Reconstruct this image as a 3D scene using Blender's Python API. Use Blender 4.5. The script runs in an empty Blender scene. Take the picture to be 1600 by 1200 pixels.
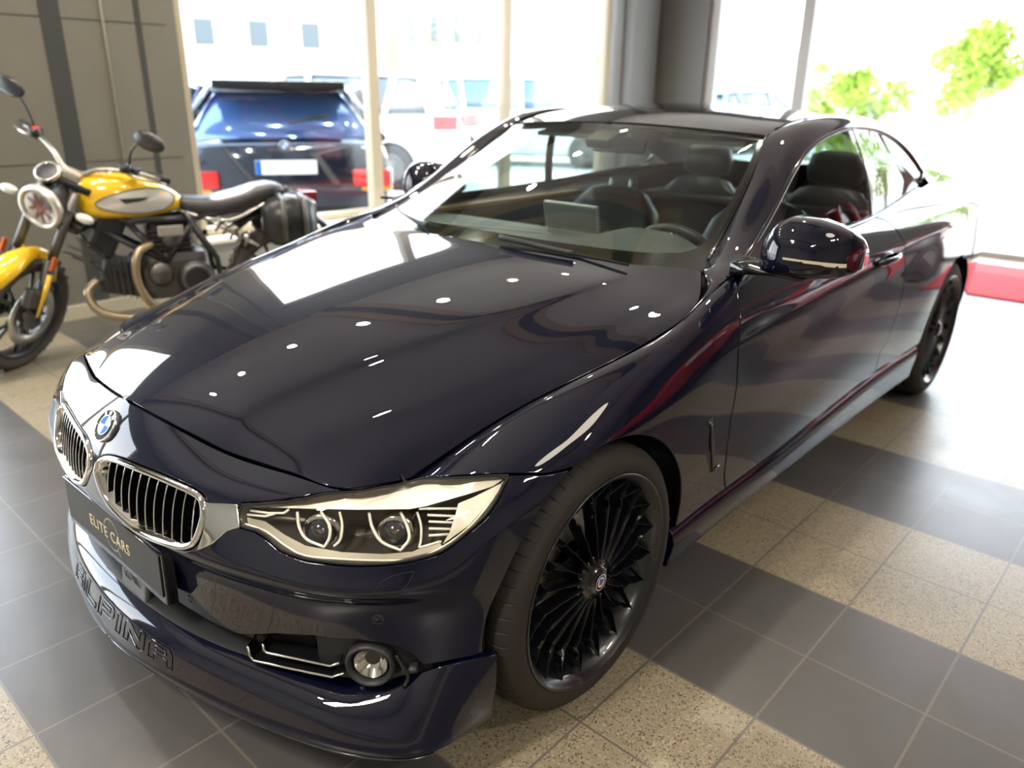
import bpy, bmesh, math, random
import numpy as np
from mathutils import Vector, Matrix, Euler
from mathutils.geometry import delaunay_2d_cdt
random.seed(7)
SC = bpy.context.scene
COL = SC.collection
# ---------------------------------------------------------------- camera
cam_d = bpy.data.cameras.new('camera'); cam = bpy.data.objects.new('camera', cam_d); COL.objects.link(cam)
cam_d.sensor_fit = 'HORIZONTAL'; cam_d.sensor_width = 36.0; cam_d.lens = 36.0*1210.89/1600.0
cam_d.clip_start = 0.05; cam_d.clip_end = 300
CR = ((-0.6656, 0.7462, 0.0130), (0.2557, 0.2445, -0.9353), (-0.7011, -0.6192, -0.3536))   # right, down, forward
def _unit(v): v = Vector(v); return v.normalized()
_f = _unit(CR[2]); _r = _unit(CR[0]); _u = _r.cross(_f).normalized(); _r = _f.cross(_u).normalized()
cam.matrix_world = Matrix(((_r.x, _u.x, -_f.x, 1.2791), (_r.y, _u.y, -_f.y, 1.7312), (_r.z, _u.z, -_f.z, 1.3899), (0, 0, 0, 1)))
SC.camera = cam
cam_d.dof.use_dof = True; cam_d.dof.focus_distance = 1.68; cam_d.dof.aperture_fstop = 2.4
# ---------------------------------------------------------------- world, exposure
SC.view_settings.view_transform = 'Standard'; SC.view_settings.look = 'None'
SC.view_settings.gamma = 1.0; SC.view_settings.use_curve_mapping = False; SC.view_settings.exposure = 1.0
SC.cycles.use_denoising = True
try: SC.cycles.denoiser = 'OPENIMAGEDENOISE'
except Exception: pass
SC.cycles.max_bounces = 10; SC.cycles.transparent_max_bounces = 24; SC.cycles.caustics_reflective = False
SC.cycles.caustics_refractive = False; SC.cycles.sample_clamp_indirect = 8.0
W = bpy.data.worlds.new('sky'); SC.world = W; W.use_nodes = True
nt = W.node_tree; nt.nodes.clear()
wo = nt.nodes.new('ShaderNodeOutputWorld'); bg = nt.nodes.new('ShaderNodeBackground'); nt.links.new(bg.outputs[0], wo.inputs[0])
tc = nt.nodes.new('ShaderNodeTexCoord'); sp = nt.nodes.new('ShaderNodeSeparateXYZ'); nt.links.new(tc.outputs['Generated'], sp.inputs[0])
cr = nt.nodes.new('ShaderNodeValToRGB'); nt.links.new(sp.outputs['Z'], cr.inputs[0])
cr.color_ramp.elements[0].position = 0.0; cr.color_ramp.elements[0].color = (1.0, 0.98, 0.95, 1)
cr.color_ramp.elements[1].position = 0.7; cr.color_ramp.elements[1].color = (0.62, 0.78, 1.0, 1)
nt.links.new(cr.outputs[0], bg.inputs[0]); bg.inputs[1].default_value = 5.0
sun_d = bpy.data.lights.new('sun', 'SUN'); sun_d.energy = 6.0; sun_d.angle = 0.02; sun_d.color = (1.0, 0.95, 0.87)
sun = bpy.data.objects.new('sun', sun_d); COL.objects.link(sun); sun.rotation_euler = Euler((math.radians(38), 0, math.radians(-25)))
# added warm area lamps below the ceiling, extra fill light for the hall
def fill_light(x, y, sx, sy, e, col=(1.0, 0.93, 0.82), z=3.52):
    d = bpy.data.lights.new('fill_light', 'AREA'); d.shape = 'RECTANGLE'; d.size = sx; d.size_y = sy; d.energy = e; d.color = col
    o = bpy.data.objects.new('fill_light', d); COL.objects.link(o); o.location = (x, y, z); return o
for _x, _y in ((2.5, 4.5), (-1.5, 4.5), (2.8, 0.5)): fill_light(_x, _y, 1.2, .3, 90)

# ---------------------------------------------------------------- helpers
def link(o, parent=None):
    COL.objects.link(o)
    if parent is not None: o.parent = parent
    return o
def empty(name, loc=(0, 0, 0), rot=(0, 0, 0), label=None, cat=None, group=None, parent=None):
    o = bpy.data.objects.new(name, None); o.empty_display_size = 0.1
    o.location = loc; o.rotation_euler = rot; link(o, parent)
    if label: o['label'] = label
    if cat: o['category'] = cat
    if group: o['group'] = group
    return o
def tag(o, label=None, cat=None, group=None, kind=None):
    if label: o['label'] = label
    if cat: o['category'] = cat
    if group: o['group'] = group
    if kind: o['kind'] = kind
    return o
class MB:
    """collects shapes and links them as one mesh object"""
    def __init__(s): s.v = []; s.f = []; s.n = []; s.hasn = False; s.sm = []
    def add(s, v, f, n=None, smooth=True):
        b = len(s.v); v = [tuple(map(float, q)) for q in v]
        s.v += v; s.f += [tuple(b+i for i in q) for q in f]; s.sm += [smooth]*len(f)
        if n is not None: s.n += [tuple(map(float, q)) for q in n]; s.hasn = True
        else: s.n += [(0, 0, 0)]*len(v)
        return s
    def mirror(s):
        m = MB(); m.v = [(x, -y, z) for x, y, z in s.v]; m.f = [tuple(reversed(q)) for q in s.f]
        m.n = [(x, -y, z) for x, y, z in s.n]; m.hasn = s.hasn; m.sm = list(s.sm); return m
    def join(s, o):
        b = len(s.v); s.v += o.v; s.f += [tuple(b+i for i in q) for q in o.f]; s.n += o.n; s.sm += o.sm; s.hasn |= o.hasn; return s
    def xf(s, M):
        R = M.to_3x3()
        s.v = [tuple(M @ Vector(q)) for q in s.v]
        if s.hasn: s.n = [tuple(R @ Vector(q)) for q in s.n]
        return s
    def build(s, name, mat, parent=None, inv=None):
        me = bpy.data.meshes.new(name); vv = s.v
        if inv is not None: vv = [tuple(inv @ Vector(q)) for q in vv]
        me.from_pydata(vv, [], s.f); me.polygons.foreach_set('use_smooth', s.sm); me.update()
        if s.hasn:
            me.normals_split_custom_set_from_vertices(s.n)
        me.materials.append(mat)
        o = bpy.data.objects.new(name, me); link(o, parent); return o
    # --- shapes
    def box(s, c, d, rot=None, bev=0.0, smooth=False):
        bm = bmesh.new(); bmesh.ops.create_cube(bm, size=1.0)
        for q in bm.verts: q.co = Vector((q.co.x*d[0], q.co.y*d[1], q.co.z*d[2]))
        if bev > 0: bmesh.ops.bevel(bm, geom=list(bm.edges), offset=bev, segments=2, profile=0.7, affect='EDGES')
        M = Matrix.Translation(Vector(c)) @ (rot.to_4x4() if rot is not None else Matrix.Identity(4))
        bm.verts.ensure_lookup_table()
        s.add([M @ q.co for q in bm.verts], [[w.index for w in f.verts] for f in bm.faces], smooth=smooth or False); bm.free(); return s
    def tube(s, pts, r, seg=10, caps=True, closed=False, flat=1.0, up=None):
        P = [Vector(q) for q in pts]; n = len(P); R = r if isinstance(r, (list, tuple)) else [r]*n
        vs = []; fs = []; prev = Vector(up) if up is not None else None
        for i in range(n):
            a = P[(i-1) % n] if (closed or i > 0) else P[i]; b = P[(i+1) % n] if (closed or i < n-1) else P[i]
            t = (b-a); t = t.normalized() if t.length > 1e-9 else Vector((0, 0, 1))
            if prev is None: prev = Vector((0, 0, 1)) if abs(t.z) < .9 else Vector((1, 0, 0))
            x = (prev - t*prev.dot(t)); x = x.normalized() if x.length > 1e-6 else t.orthogonal().normalized()
            y = t.cross(x); prev = x if up is None else Vector(up)
            for k in range(seg):
                a_ = 2*math.pi*k/seg; vs.append(P[i] + x*math.cos(a_)*R[i] + y*math.sin(a_)*R[i]*flat)
        m = n if closed else n-1
        for i in range(m):
            j = (i+1) % n
            for k in range(seg):
                k2 = (k+1) % seg; fs.append((i*seg+k, i*seg+k2, j*seg+k2, j*seg+k))
        if caps and not closed:
            fs.append(tuple(reversed(range(seg)))); fs.append(tuple((n-1)*seg+k for k in range(seg)))
        s.add(vs, fs); return s
    def lathe(s, prof, seg=48, M=None, close=False, a0=0.0, a1=2*math.pi):
        # prof: (r, h) ; axis = local z
        vs = []; fs = []; full = abs(a1-a0-2*math.pi) < 1e-6; ns = seg if full else seg+1
        for k in range(ns):
            a = a0+(a1-a0)*k/seg
            for r, h in prof: vs.append(Vector((r*math.cos(a), r*math.sin(a), h)))
        m = len(prof)
        for k in range(seg):
            k2 = (k+1) % ns
            for i in range(m-1 + (1 if close else 0)):
                i2 = (i+1) % m; fs.append((k*m+i, k2*m+i, k2*m+i2, k*m+i2))
        if M is not None: vs = [M @ q for q in vs]
        s.add(vs, fs); return s
    def disc(s, r, h=0.0, M=None, seg=32, r0=0.0, a0=0.0, a1=2*math.pi):
        vs = []; n = seg+1
        for k in range(n):
            a = a0+(a1-a0)*k/seg; vs += [Vector((r0*math.cos(a), r0*math.sin(a), h)), Vector((r*math.cos(a), r*math.sin(a), h))]
        fs = [(2*k, 2*k+1, 2*k+3, 2*k+2) for k in range(seg)]
        if M is not None: vs = [M @ q for q in vs]
        s.add(vs, fs, smooth=False); return s
    def prism(s, poly, h0, h1, M=None, smooth=False):
        n = len(poly); vs = [Vector((x, y, h0)) for x, y in poly]+[Vector((x, y, h1)) for x, y in poly]
        fs = [tuple(reversed(range(n))), tuple(range(n, 2*n))]+[(i, (i+1) % n, n+(i+1) % n, n+i) for i in range(n)]
        if M is not None: vs = [M @ q for q in vs]
        s.add(vs, fs, smooth=smooth); return s
    def sphere(s, c, r, seg=20, rings=12, M=None):
        rr = r if isinstance(r, (tuple, list)) else (r, r, r); vs = []; fs = []
        for i in range(rings+1):
            t = math.pi*i/rings
            for k in range(seg):
                a = 2*math.pi*k/seg; q = Vector((rr[0]*math.sin(t)*math.cos(a), rr[1]*math.sin(t)*math.sin(a), rr[2]*math.cos(t)))
                vs.append((M @ q if M is not None else q)+Vector(c))
        for i in range(rings):
            for k in range(seg): fs.append((i*seg+k, (i+1)*seg+k, (i+1)*seg+(k+1) % seg, i*seg+(k+1) % seg))
        s.add(vs, fs); return s
    def loft(s, secs, closed_sec=True, caps=True, smooth=True):
        m = len(secs[0]); vs = [q for c in secs for q in c]; fs = []
        for i in range(len(secs)-1):
            for k in range(m if closed_sec else m-1):
                k2 = (k+1) % m; fs.append((i*m+k, i*m+k2, (i+1)*m+k2, (i+1)*m+k))
        if caps and closed_sec: fs.append(tuple(reversed(range(m)))); fs.append(tuple((len(secs)-1)*m+k for k in range(m)))
        s.add(vs, fs, smooth=smooth); return s
def smoothpath(pts, n=6, closed=False):
    P = [Vector(q) for q in pts]; out = []; N = len(P)
    rng = range(N if closed else N-1)
    for i in rng:
        p0 = P[(i-1) % N] if (closed or i > 0) else P[i]*2-P[i+1]; p1 = P[i]; p2 = P[(i+1) % N]
        p3 = P[(i+2) % N] if (closed or i < N-2) else p2*2-p1
        for k in range(n):
            t = k/n; out.append(0.5*((2*p1)+(p2-p0)*t+(2*p0-5*p1+4*p2-p3)*t*t+(3*p1-p0-3*p2+p3)*t**3))
    if not closed: out.append(P[-1])
    return out
def frame(o, x, z):
    # matrix with origin o, local x ~ x, local z = z
    z = Vector(z).normalized(); x = Vector(x); x = (x-z*x.dot(z)).normalized(); y = z.cross(x)
    return Matrix(((x.x, y.x, z.x, o[0]), (x.y, y.y, z.y, o[1]), (x.z, y.z, z.z, o[2]), (0, 0, 0, 1)))
def text_mb(txt, size, M, depth=0.001, font_scale=1.0, space=1.0, bold=0.0, outline=False):
    cu = bpy.data.curves.new('lettering', 'FONT'); cu.body = txt; cu.size = size; cu.align_x = 'CENTER'; cu.align_y = 'CENTER'
    cu.extrude = depth; cu.space_character = space; cu.resolution_u = 3; cu.offset = bold
    if outline: cu.fill_mode = 'NONE'; cu.bevel_depth = outline; cu.bevel_resolution = 1; cu.extrude = 0.0
    ob = bpy.data.objects.new('lettering', cu); COL.objects.link(ob)
    dg = bpy.context.evaluated_depsgraph_get(); me = bpy.data.meshes.new_from_object(ob.evaluated_get(dg))
    m = MB(); m.add([M @ Vector((q.co.x*font_scale, q.co.y, q.co.z)) for q in me.vertices], [tuple(f.vertices) for f in me.polygons], smooth=False)
    bpy.data.objects.remove(ob); bpy.data.curves.remove(cu); bpy.data.meshes.remove(me); return m

# ---------------------------------------------------------------- materials
def mat(name, color=(.5, .5, .5), rough=.5, metal=0.0, coat=0.0, coat_rough=.03, spec=.5, emit=None, es=0.0, sheen=0.0, ior=1.5):
    m = bpy.data.materials.new(name); m.use_nodes = True; b = m.node_tree.nodes['Principled BSDF']
    b.inputs['Base Color'].default_value = (*color, 1); b.inputs['Roughness'].default_value = rough; b.inputs['Metallic'].default_value = metal
    b.inputs['Coat Weight'].default_value = coat; b.inputs['Coat Roughness'].default_value = coat_rough
    b.inputs['Specular IOR Level'].default_value = spec; b.inputs['IOR'].default_value = ior
    if emit: b.inputs['Emission Color'].default_value = (*emit, 1); b.inputs['Emission Strength'].default_value = es
    return m
def noise_rough(m, scale, lo, hi, bump=0.0, bscale=None, colvar=0.0):
    nt = m.node_tree; b = nt.nodes['Principled BSDF']; t = nt.nodes.new('ShaderNodeTexCoord')
    n = nt.nodes.new('ShaderNodeTexNoise'); n.inputs['Scale'].default_value = scale; n.inputs['Detail'].default_value = 4; nt.links.new(t.outputs['Object'], n.inputs['Vector'])
    r = nt.nodes.new('ShaderNodeMapRange'); r.inputs['To Min'].default_value = lo; r.inputs['To Max'].default_value = hi
    nt.links.new(n.outputs['Fac'], r.inputs['Value']); nt.links.new(r.outputs[0], b.inputs['Roughness'])
    if bump:
        n2 = nt.nodes.new('ShaderNodeTexNoise'); n2.inputs['Scale'].default_value = bscale or scale; nt.links.new(t.outputs['Object'], n2.inputs['Vector'])
        bp = nt.nodes.new('ShaderNodeBump'); bp.inputs['Strength'].default_value = bump; bp.inputs['Distance'].default_value = 0.002
        nt.links.new(n2.outputs['Fac'], bp.inputs['Height']); nt.links.new(bp.outputs[0], b.inputs['Normal'])
    if colvar:
        c = b.inputs['Base Color'].default_value[:]; mx = nt.nodes.new('ShaderNodeMix'); mx.data_type = 'RGBA'
        mx.inputs['A'].default_value = tuple(q*(1-colvar) for q in c[:3])+(1,); mx.inputs['B'].default_value = tuple(min(1, q*(1+colvar)) for q in c[:3])+(1,)
        nt.links.new(n.outputs['Fac'], mx.inputs['Factor']); nt.links.new(mx.outputs['Result'], b.inputs['Base Color'])
    return m
def glass(name, tint=(1, 1, 1), ior=1.5, rough=0.0):
    m = bpy.data.materials.new(name); m.use_nodes = True; nt = m.node_tree; nt.nodes.clear()
    o = nt.nodes.new('ShaderNodeOutputMaterial'); mx = nt.nodes.new('ShaderNodeMixShader'); f = nt.nodes.new('ShaderNodeFresnel'); f.inputs[0].default_value = ior
    t = nt.nodes.new('ShaderNodeBsdfTransparent'); t.inputs[0].default_value = (*tint, 1); g = nt.nodes.new('ShaderNodeBsdfGlossy'); g.inputs['Roughness'].default_value = rough
    ge = nt.nodes.new('ShaderNodeNewGeometry'); ex = nt.nodes.new('ShaderNodeMath'); ex.operation = 'MULTIPLY_ADD'; ex.inputs[1].default_value = -2.0; ex.inputs[2].default_value = 1.0
    nt.links.new(ge.outputs['Backfacing'], ex.inputs[0]); pw = nt.nodes.new('ShaderNodeMath'); pw.operation = 'POWER'; pw.inputs[0].default_value = ior; nt.links.new(ex.outputs[0], pw.inputs[1]); nt.links.new(pw.outputs[0], f.inputs[0])
    nt.links.new(f.outputs[0], mx.inputs[0]); nt.links.new(t.outputs[0], mx.inputs[1]); nt.links.new(g.outputs[0], mx.inputs[2]); nt.links.new(mx.outputs[0], o.inputs[0]); return m
M_ = {}
M_['paint'] = mat('navy_metallic_paint', (0.0005, 0.0009, 0.010), .5, .0, 1.0, .008, spec=.05)
M_['paint'].node_tree.nodes['Principled BSDF'].inputs['Coat IOR'].default_value = 1.6
M_['black_gloss'] = mat('gloss_black', (.006, .006, .007), .12, 0, .6)
M_['black_plastic'] = mat('matte_black_plastic', (.018, .018, .019), .5)
M_['grey_plastic'] = mat('grey_plastic', (.09, .095, .10), .42)
M_['chrome'] = mat('chrome', (.78, .78, .76), .06, 1.0)
M_['satin'] = mat('satin_aluminium', (.62, .61, .58), .25, 1.0)
M_['dark_chrome'] = mat('dark_chrome', (.16, .16, .17), .15, 1.0)
M_['wheel'] = mat('gloss_black_wheel', (.0015, .002, .004), .35, .0, .9, .03, spec=.2)
M_['rimlip'] = mat('satin_black_rim', (.006, .007, .009), .3, .0, .5)
M_['rubber'] = noise_rough(mat('tyre_rubber', (.014, .011, .008), .7), 14, .55, .9, .4, 60, .35)
M_['brake'] = mat('brake_steel', (.35, .33, .30), .35, 1.0)
M_['glass'] = glass('windscreen_glass', (.80, .88, .83))
M_['glass_side'] = glass('side_window_glass', (.55, .62, .62))
M_['lens'] = glass('headlamp_lens', (.97, .97, .96))
M_['pane'] = glass('shop_window_glass', (.97, .98, .98), 1.4)
M_['leather'] = mat('black_leather', (.028, .028, .03), .42)
M_['dash'] = mat('dashboard_plastic', (.06, .062, .06), .6)
M_['trim_tan'] = mat('tan_trim', (.42, .29, .15), .5)
M_['headliner'] = mat('grey_headliner', (.34, .33, .30), .9)
M_['white'] = mat('white_enamel', (.7, .7, .7), .5, spec=.1)
M_['blue'] = mat('badge_blue', (.015, .12, .50), .5, spec=.1)
M_['badge_black'] = mat('badge_black', (.008, .008, .008), .5, spec=.1)
M_['red'] = mat('badge_red', (.55, .03, .03), .3)
M_['gold'] = mat('gold_lettering', (.62, .52, .32), .4)
M_['silver'] = mat('reflector_silver', (.85, .84, .80), .12, 1.0)
M_['drl'] = mat('light_ring', (.85, .82, .72), .25, 0, .5)
M_['amber'] = mat('amber_lens', (.55, .30, .05), .2, 0, .5)
M_['dark'] = mat('shadow_black', (.006, .006, .006), .9)
M_['screen'] = mat('display_screen', (.20, .21, .21), .25)
# ---- surface control nets of the coupe (metres: x forward, y left, z up)
def bs(t):
    return np.array([(1-t)**3/6,(3*t**3-6*t*t+4)/6,(-3*t**3+3*t*t+3*t+1)/6,t**3/6])
def dbs(t):
    return np.array([-(1-t)**2/2,(9*t*t-12*t)/6,(-9*t*t+6*t+3)/6,t*t/2])
class Surf:
    # N: net [cols][rows] of xyz ; msym: first column lies on y=0 and mirrors
    def __init__(s,N,sym=False,it=2,symv=False,symend=False):
        s.D=np.array(N,float); s.sym=sym; s.symv=symv; s.symend=symend; s.nu,s.nv=s.D.shape[:2]; s.C=s.D.copy()
        for _ in range(it):
            P=s.pad(s.C); 
            q=(P[:-2]+4*P[1:-1]+P[2:])/6; q=(q[:,:-2]+4*q[:,1:-1]+q[:,2:])/6
            s.C=s.C+(s.D-q)
        s.P=s.pad(s.C)
    def pad(s,C):
        m=np.array([1,-1,1])
        a=C[1]*m if s.sym else 2*C[0]-C[1]
        z=C[-2]*m if s.symend else 2*C[-1]-C[-2]
        C=np.concatenate([a[None],C,z[None]])
        b=C[:,1]*m if s.symv else 2*C[:,0]-C[:,1]
        return np.concatenate([b[:,None],C,(2*C[:,-1]-C[:,-2])[:,None]],1)
    def ev(s,u,v,d=False):
        u=np.clip(np.atleast_1d(u).astype(float),0,s.nu-1); v=np.clip(np.atleast_1d(v).astype(float),0,s.nv-1)
        i=np.minimum(u.astype(int),s.nu-2); j=np.minimum(v.astype(int),s.nv-2); tu=u-i; tv=v-j
        bu,bv=bs(tu),bs(tv); r=0
        if d: du,dv=dbs(tu),dbs(tv); ru=0; rv=0
        for a in range(4):
            for b in range(4):
                P=s.P[i+a,j+b]; r=r+(bu[a]*bv[b])[:,None]*P
                if d: ru=ru+(du[a]*bv[b])[:,None]*P; rv=rv+(bu[a]*dv[b])[:,None]*P
        if d:
            n=np.cross(ru,rv); n/=np.linalg.norm(n,axis=1)[:,None]+1e-12
            return r,n
        return r
BELT=[
# r0..r8 : gap edge, shoulder, upper, , , crease, , bottom
[(.643,0,.728),(.672,0,.697),(.712,0,.64),(.735,0,.58),(.740,0,.525),(.736,0,.485),(.712,0,.43),(.700,0,.315)],
[(.614,.2,.706),(.645,.2,.684),(.688,.2,.638),(.713,.2,.58),(.722,.2,.525),(.720,.2,.485),(.702,.2,.43),(.69,.2,.315)],
[(.578,.36,.680),(.603,.365,.668),(.648,.37,.634),(.672,.375,.58),(.686,.38,.53),(.694,.38,.490),(.672,.38,.445),(.664,.38,.310)],
[(.535,.51,.676),(.556,.515,.668),(.590,.52,.645),(.622,.525,.60),(.643,.53,.55),(.658,.53,.502),(.630,.53,.452),(.618,.53,.315)],
[(.496,.61,.663),(.508,.62,.660),(.528,.63,.650),(.562,.64,.605),(.588,.645,.55),(.606,.655,.503),(.578,.645,.452),(.568,.65,.315)],
[(.435,.636,.657),(.442,.655,.658),(.458,.69,.655),(.482,.72,.61),(.503,.745,.555),(.518,.758,.500),(.498,.742,.452),(.492,.752,.315)],
[(.368,.657,.652),(.372,.69,.664),(.380,.745,.668),(.393,.79,.62),(.402,.817,.56),(.411,.828,.495),(.399,.820,.44),(.396,.825,.32)],
[(.270,.673,.684),(.270,.71,.698),(.272,.79,.697),(.278,.845,.652),(.285,.868,.58),(.29,.874,.49),(.29,.872,.42),(.285,.868,.31)],
[(.13,.703,.733),(.13,.745,.742),(.13,.82,.722),(.13,.868,.672),(.13,.888,.61),(.13,.894,.50),(.13,.892,.42),(.13,.886,.31)],
[(0,.744,.774),(0,.785,.776),(0,.838,.752),(0,.876,.708),(0,.892,.655),(0,.898,.53),(0,.893,.42),(0,.886,.31)],
[(-.2,.787,.815),(-.2,.82,.814),(-.2,.856,.785),(-.2,.878,.735),(-.2,.892,.672),(-.2,.896,.53),(-.2,.890,.42),(-.2,.880,.31)],
[(-.40,.808,.856),(-.4,.838,.853),(-.4,.866,.815),(-.4,.880,.755),(-.4,.886,.690),(-.4,.892,.55),(-.4,.886,.42),(-.4,.872,.31)],
[(-.62,.800,.918),(-.62,.832,.905),(-.62,.862,.848),(-.62,.878,.775),(-.62,.880,.70),(-.62,.888,.57),(-.62,.882,.42),(-.62,.868,.31)],
[(-.95,.800,.952),(-.95,.822,.935),(-.95,.857,.868),(-.95,.879,.792),(-.95,.879,.71),(-.95,.888,.58),(-.95,.882,.42),(-.95,.868,.31)],
[(-1.35,.803,.957),(-1.35,.825,.94),(-1.35,.857,.885),(-1.35,.882,.815),(-1.35,.879,.73),(-1.35,.888,.58),(-1.35,.882,.43),(-1.35,.868,.325)],
[(-1.75,.797,.965),(-1.75,.820,.95),(-1.75,.857,.90),(-1.75,.885,.835),(-1.75,.881,.75),(-1.75,.888,.59),(-1.75,.884,.44),(-1.75,.872,.34)],
[(-2.1,.778,.982),(-2.1,.805,.968),(-2.1,.852,.92),(-2.1,.887,.852),(-2.1,.886,.77),(-2.1,.892,.61),(-2.1,.889,.45),(-2.1,.879,.345)],
[(-2.45,.742,1.003),(-2.45,.775,.99),(-2.45,.845,.94),(-2.45,.890,.868),(-2.45,.897,.78),(-2.45,.905,.62),(-2.45,.900,.46),(-2.45,.890,.345)],
[(-2.8,.705,1.008),(-2.8,.745,.998),(-2.8,.832,.955),(-2.8,.888,.885),(-2.8,.900,.79),(-2.8,.908,.63),(-2.8,.902,.46),(-2.8,.892,.345)],
[(-3.12,.665,1.003),(-3.12,.71,.995),(-3.12,.805,.96),(-3.12,.872,.895),(-3.12,.888,.80),(-3.12,.898,.64),(-3.12,.890,.46),(-3.12,.875,.33)],
[(-3.45,.60,1.00),(-3.45,.65,.99),(-3.45,.75,.96),(-3.45,.825,.895),(-3.46,.845,.80),(-3.48,.86,.64),(-3.46,.85,.46),(-3.44,.835,.32)],
[(-3.66,.50,1.01),(-3.67,.54,.995),(-3.68,.62,.955),(-3.70,.70,.89),(-3.72,.735,.80),(-3.75,.755,.64),(-3.73,.745,.46),(-3.70,.73,.32)],
[(-3.73,.28,1.02),(-3.75,.30,1.00),(-3.77,.34,.955),(-3.80,.42,.89),(-3.82,.45,.80),(-3.86,.47,.64),(-3.84,.46,.46),(-3.80,.45,.32)],
[(-3.75,0,1.03),(-3.77,0,1.00),(-3.79,0,.955),(-3.82,0,.89),(-3.84,0,.80),(-3.88,0,.64),(-3.86,0,.46),(-3.82,0,.32)],
]
HOOD=[
[(.643,0,.728),(.619,.18,.708),(.594,.30,.690),(.582,.34,.682),(.549,.47,.677),(.530,.53,.674),(.496,.61,.664),(.368,.657,.652)],
[(.55,0,.780),(.535,.18,.772),(.512,.31,.760),(.503,.345,.748),(.465,.475,.732),(.445,.525,.717),(.385,.605,.699),(.29,.668,.678)],
[(.36,0,.846),(.35,.19,.842),(.31,.370,.818),(.30,.405,.803),(.255,.545,.774),(.235,.595,.757),(.20,.645,.743),(.15,.697,.726)],
[(.12,0,.894),(.11,.2,.890),(.08,.44,.864),(.075,.475,.850),(.05,.62,.819),(.035,.665,.801),(.02,.705,.788),(.0,.743,.772)],
[(-.12,0,.930),(-.12,.23,.925),(-.16,.505,.899),(-.16,.54,.887),(-.18,.665,.861),(-.19,.71,.844),(-.195,.75,.830),(-.20,.786,.813)],
[(-.29,0,.951),(-.29,.25,.946),(-.34,.54,.923),(-.345,.58,.912),(-.37,.685,.892),(-.38,.73,.877),(-.39,.77,.867),(-.40,.806,.853)],
[(-.36,0,.960),(-.38,.25,.955),(-.45,.54,.934),(-.47,.60,.926),(-.50,.685,.911),(-.52,.745,.896),(-.525,.77,.892),(-.53,.788,.886)],
[(-.395,0,.966),(-.42,.25,.961),(-.51,.50,.948),(-.55,.58,.944),(-.60,.65,.941),(-.635,.69,.938),(-.645,.707,.935),(-.655,.72,.930)],
]
WSH=[
[(-.385,0,.955),(-.41,.25,.950),(-.50,.5,.940),(-.57,.61,.933),(-.69,.705,.922)],
[(-.60,0,1.052),(-.62,.25,1.045),(-.69,.48,1.022),(-.76,.585,1.005),(-.86,.66,.982)],
[(-.82,0,1.148),(-.835,.24,1.14),(-.89,.46,1.113),(-.95,.56,1.098),(-1.03,.631,1.085)],
[(-1.05,0,1.232),(-1.06,.23,1.222),(-1.10,.43,1.20),(-1.135,.53,1.19),(-1.175,.600,1.181)],
[(-1.225,0,1.284),(-1.232,.20,1.281),(-1.26,.39,1.271),(-1.285,.49,1.265),(-1.306,.563,1.259)],
]
ROOF=[
[(-1.225,0,1.284),(-1.232,.20,1.281),(-1.26,.39,1.271),(-1.285,.49,1.265),(-1.306,.563,1.259)],
[(-1.45,0,1.330),(-1.45,.22,1.324),(-1.45,.40,1.310),(-1.45,.50,1.302),(-1.45,.568,1.294)],
[(-1.70,0,1.350),(-1.70,.22,1.345),(-1.70,.40,1.331),(-1.70,.50,1.322),(-1.70,.570,1.312)],
[(-2.0,0,1.348),(-2.0,.22,1.342),(-2.0,.40,1.327),(-2.0,.50,1.316),(-2.0,.567,1.304)],
[(-2.3,0,1.320),(-2.3,.22,1.314),(-2.3,.40,1.297),(-2.3,.49,1.286),(-2.3,.555,1.273)],
[(-2.55,0,1.272),(-2.54,.22,1.265),(-2.53,.40,1.248),(-2.52,.48,1.238),(-2.51,.545,1.226)],
]
RAIL=[
[(-.69,.705,.925),(-.70,.735,.940),(-.715,.765,.943),(-.73,.790,.935)],
[(-.86,.660,.983),(-.865,.70,1.000),(-.87,.738,.998),(-.88,.764,.985)],
[(-1.03,.631,1.086),(-1.035,.672,1.102),(-1.045,.712,1.100),(-1.06,.740,1.083)],
[(-1.175,.600,1.182),(-1.185,.645,1.198),(-1.20,.688,1.194),(-1.215,.716,1.173)],
[(-1.306,.565,1.262),(-1.33,.612,1.277),(-1.35,.665,1.264),(-1.37,.700,1.234)],
[(-1.50,.570,1.302),(-1.505,.62,1.312),(-1.52,.67,1.298),(-1.54,.697,1.267)],
[(-1.75,.571,1.314),(-1.75,.625,1.325),(-1.75,.672,1.310),(-1.75,.695,1.282)],
[(-2.05,.566,1.302),(-2.05,.62,1.312),(-2.05,.665,1.294),(-2.05,.692,1.262)],
[(-2.35,.552,1.264),(-2.35,.61,1.268),(-2.36,.66,1.238),(-2.37,.690,1.195)],
[(-2.58,.545,1.208),(-2.60,.60,1.205),(-2.62,.665,1.155),(-2.63,.708,1.090)],
[(-2.80,.535,1.145),(-2.82,.60,1.130),(-2.84,.665,1.075),(-2.84,.705,1.010)],
[(-3.10,.52,1.045),(-3.11,.58,1.035),(-3.12,.63,1.018),(-3.12,.665,1.004)],
]
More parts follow.
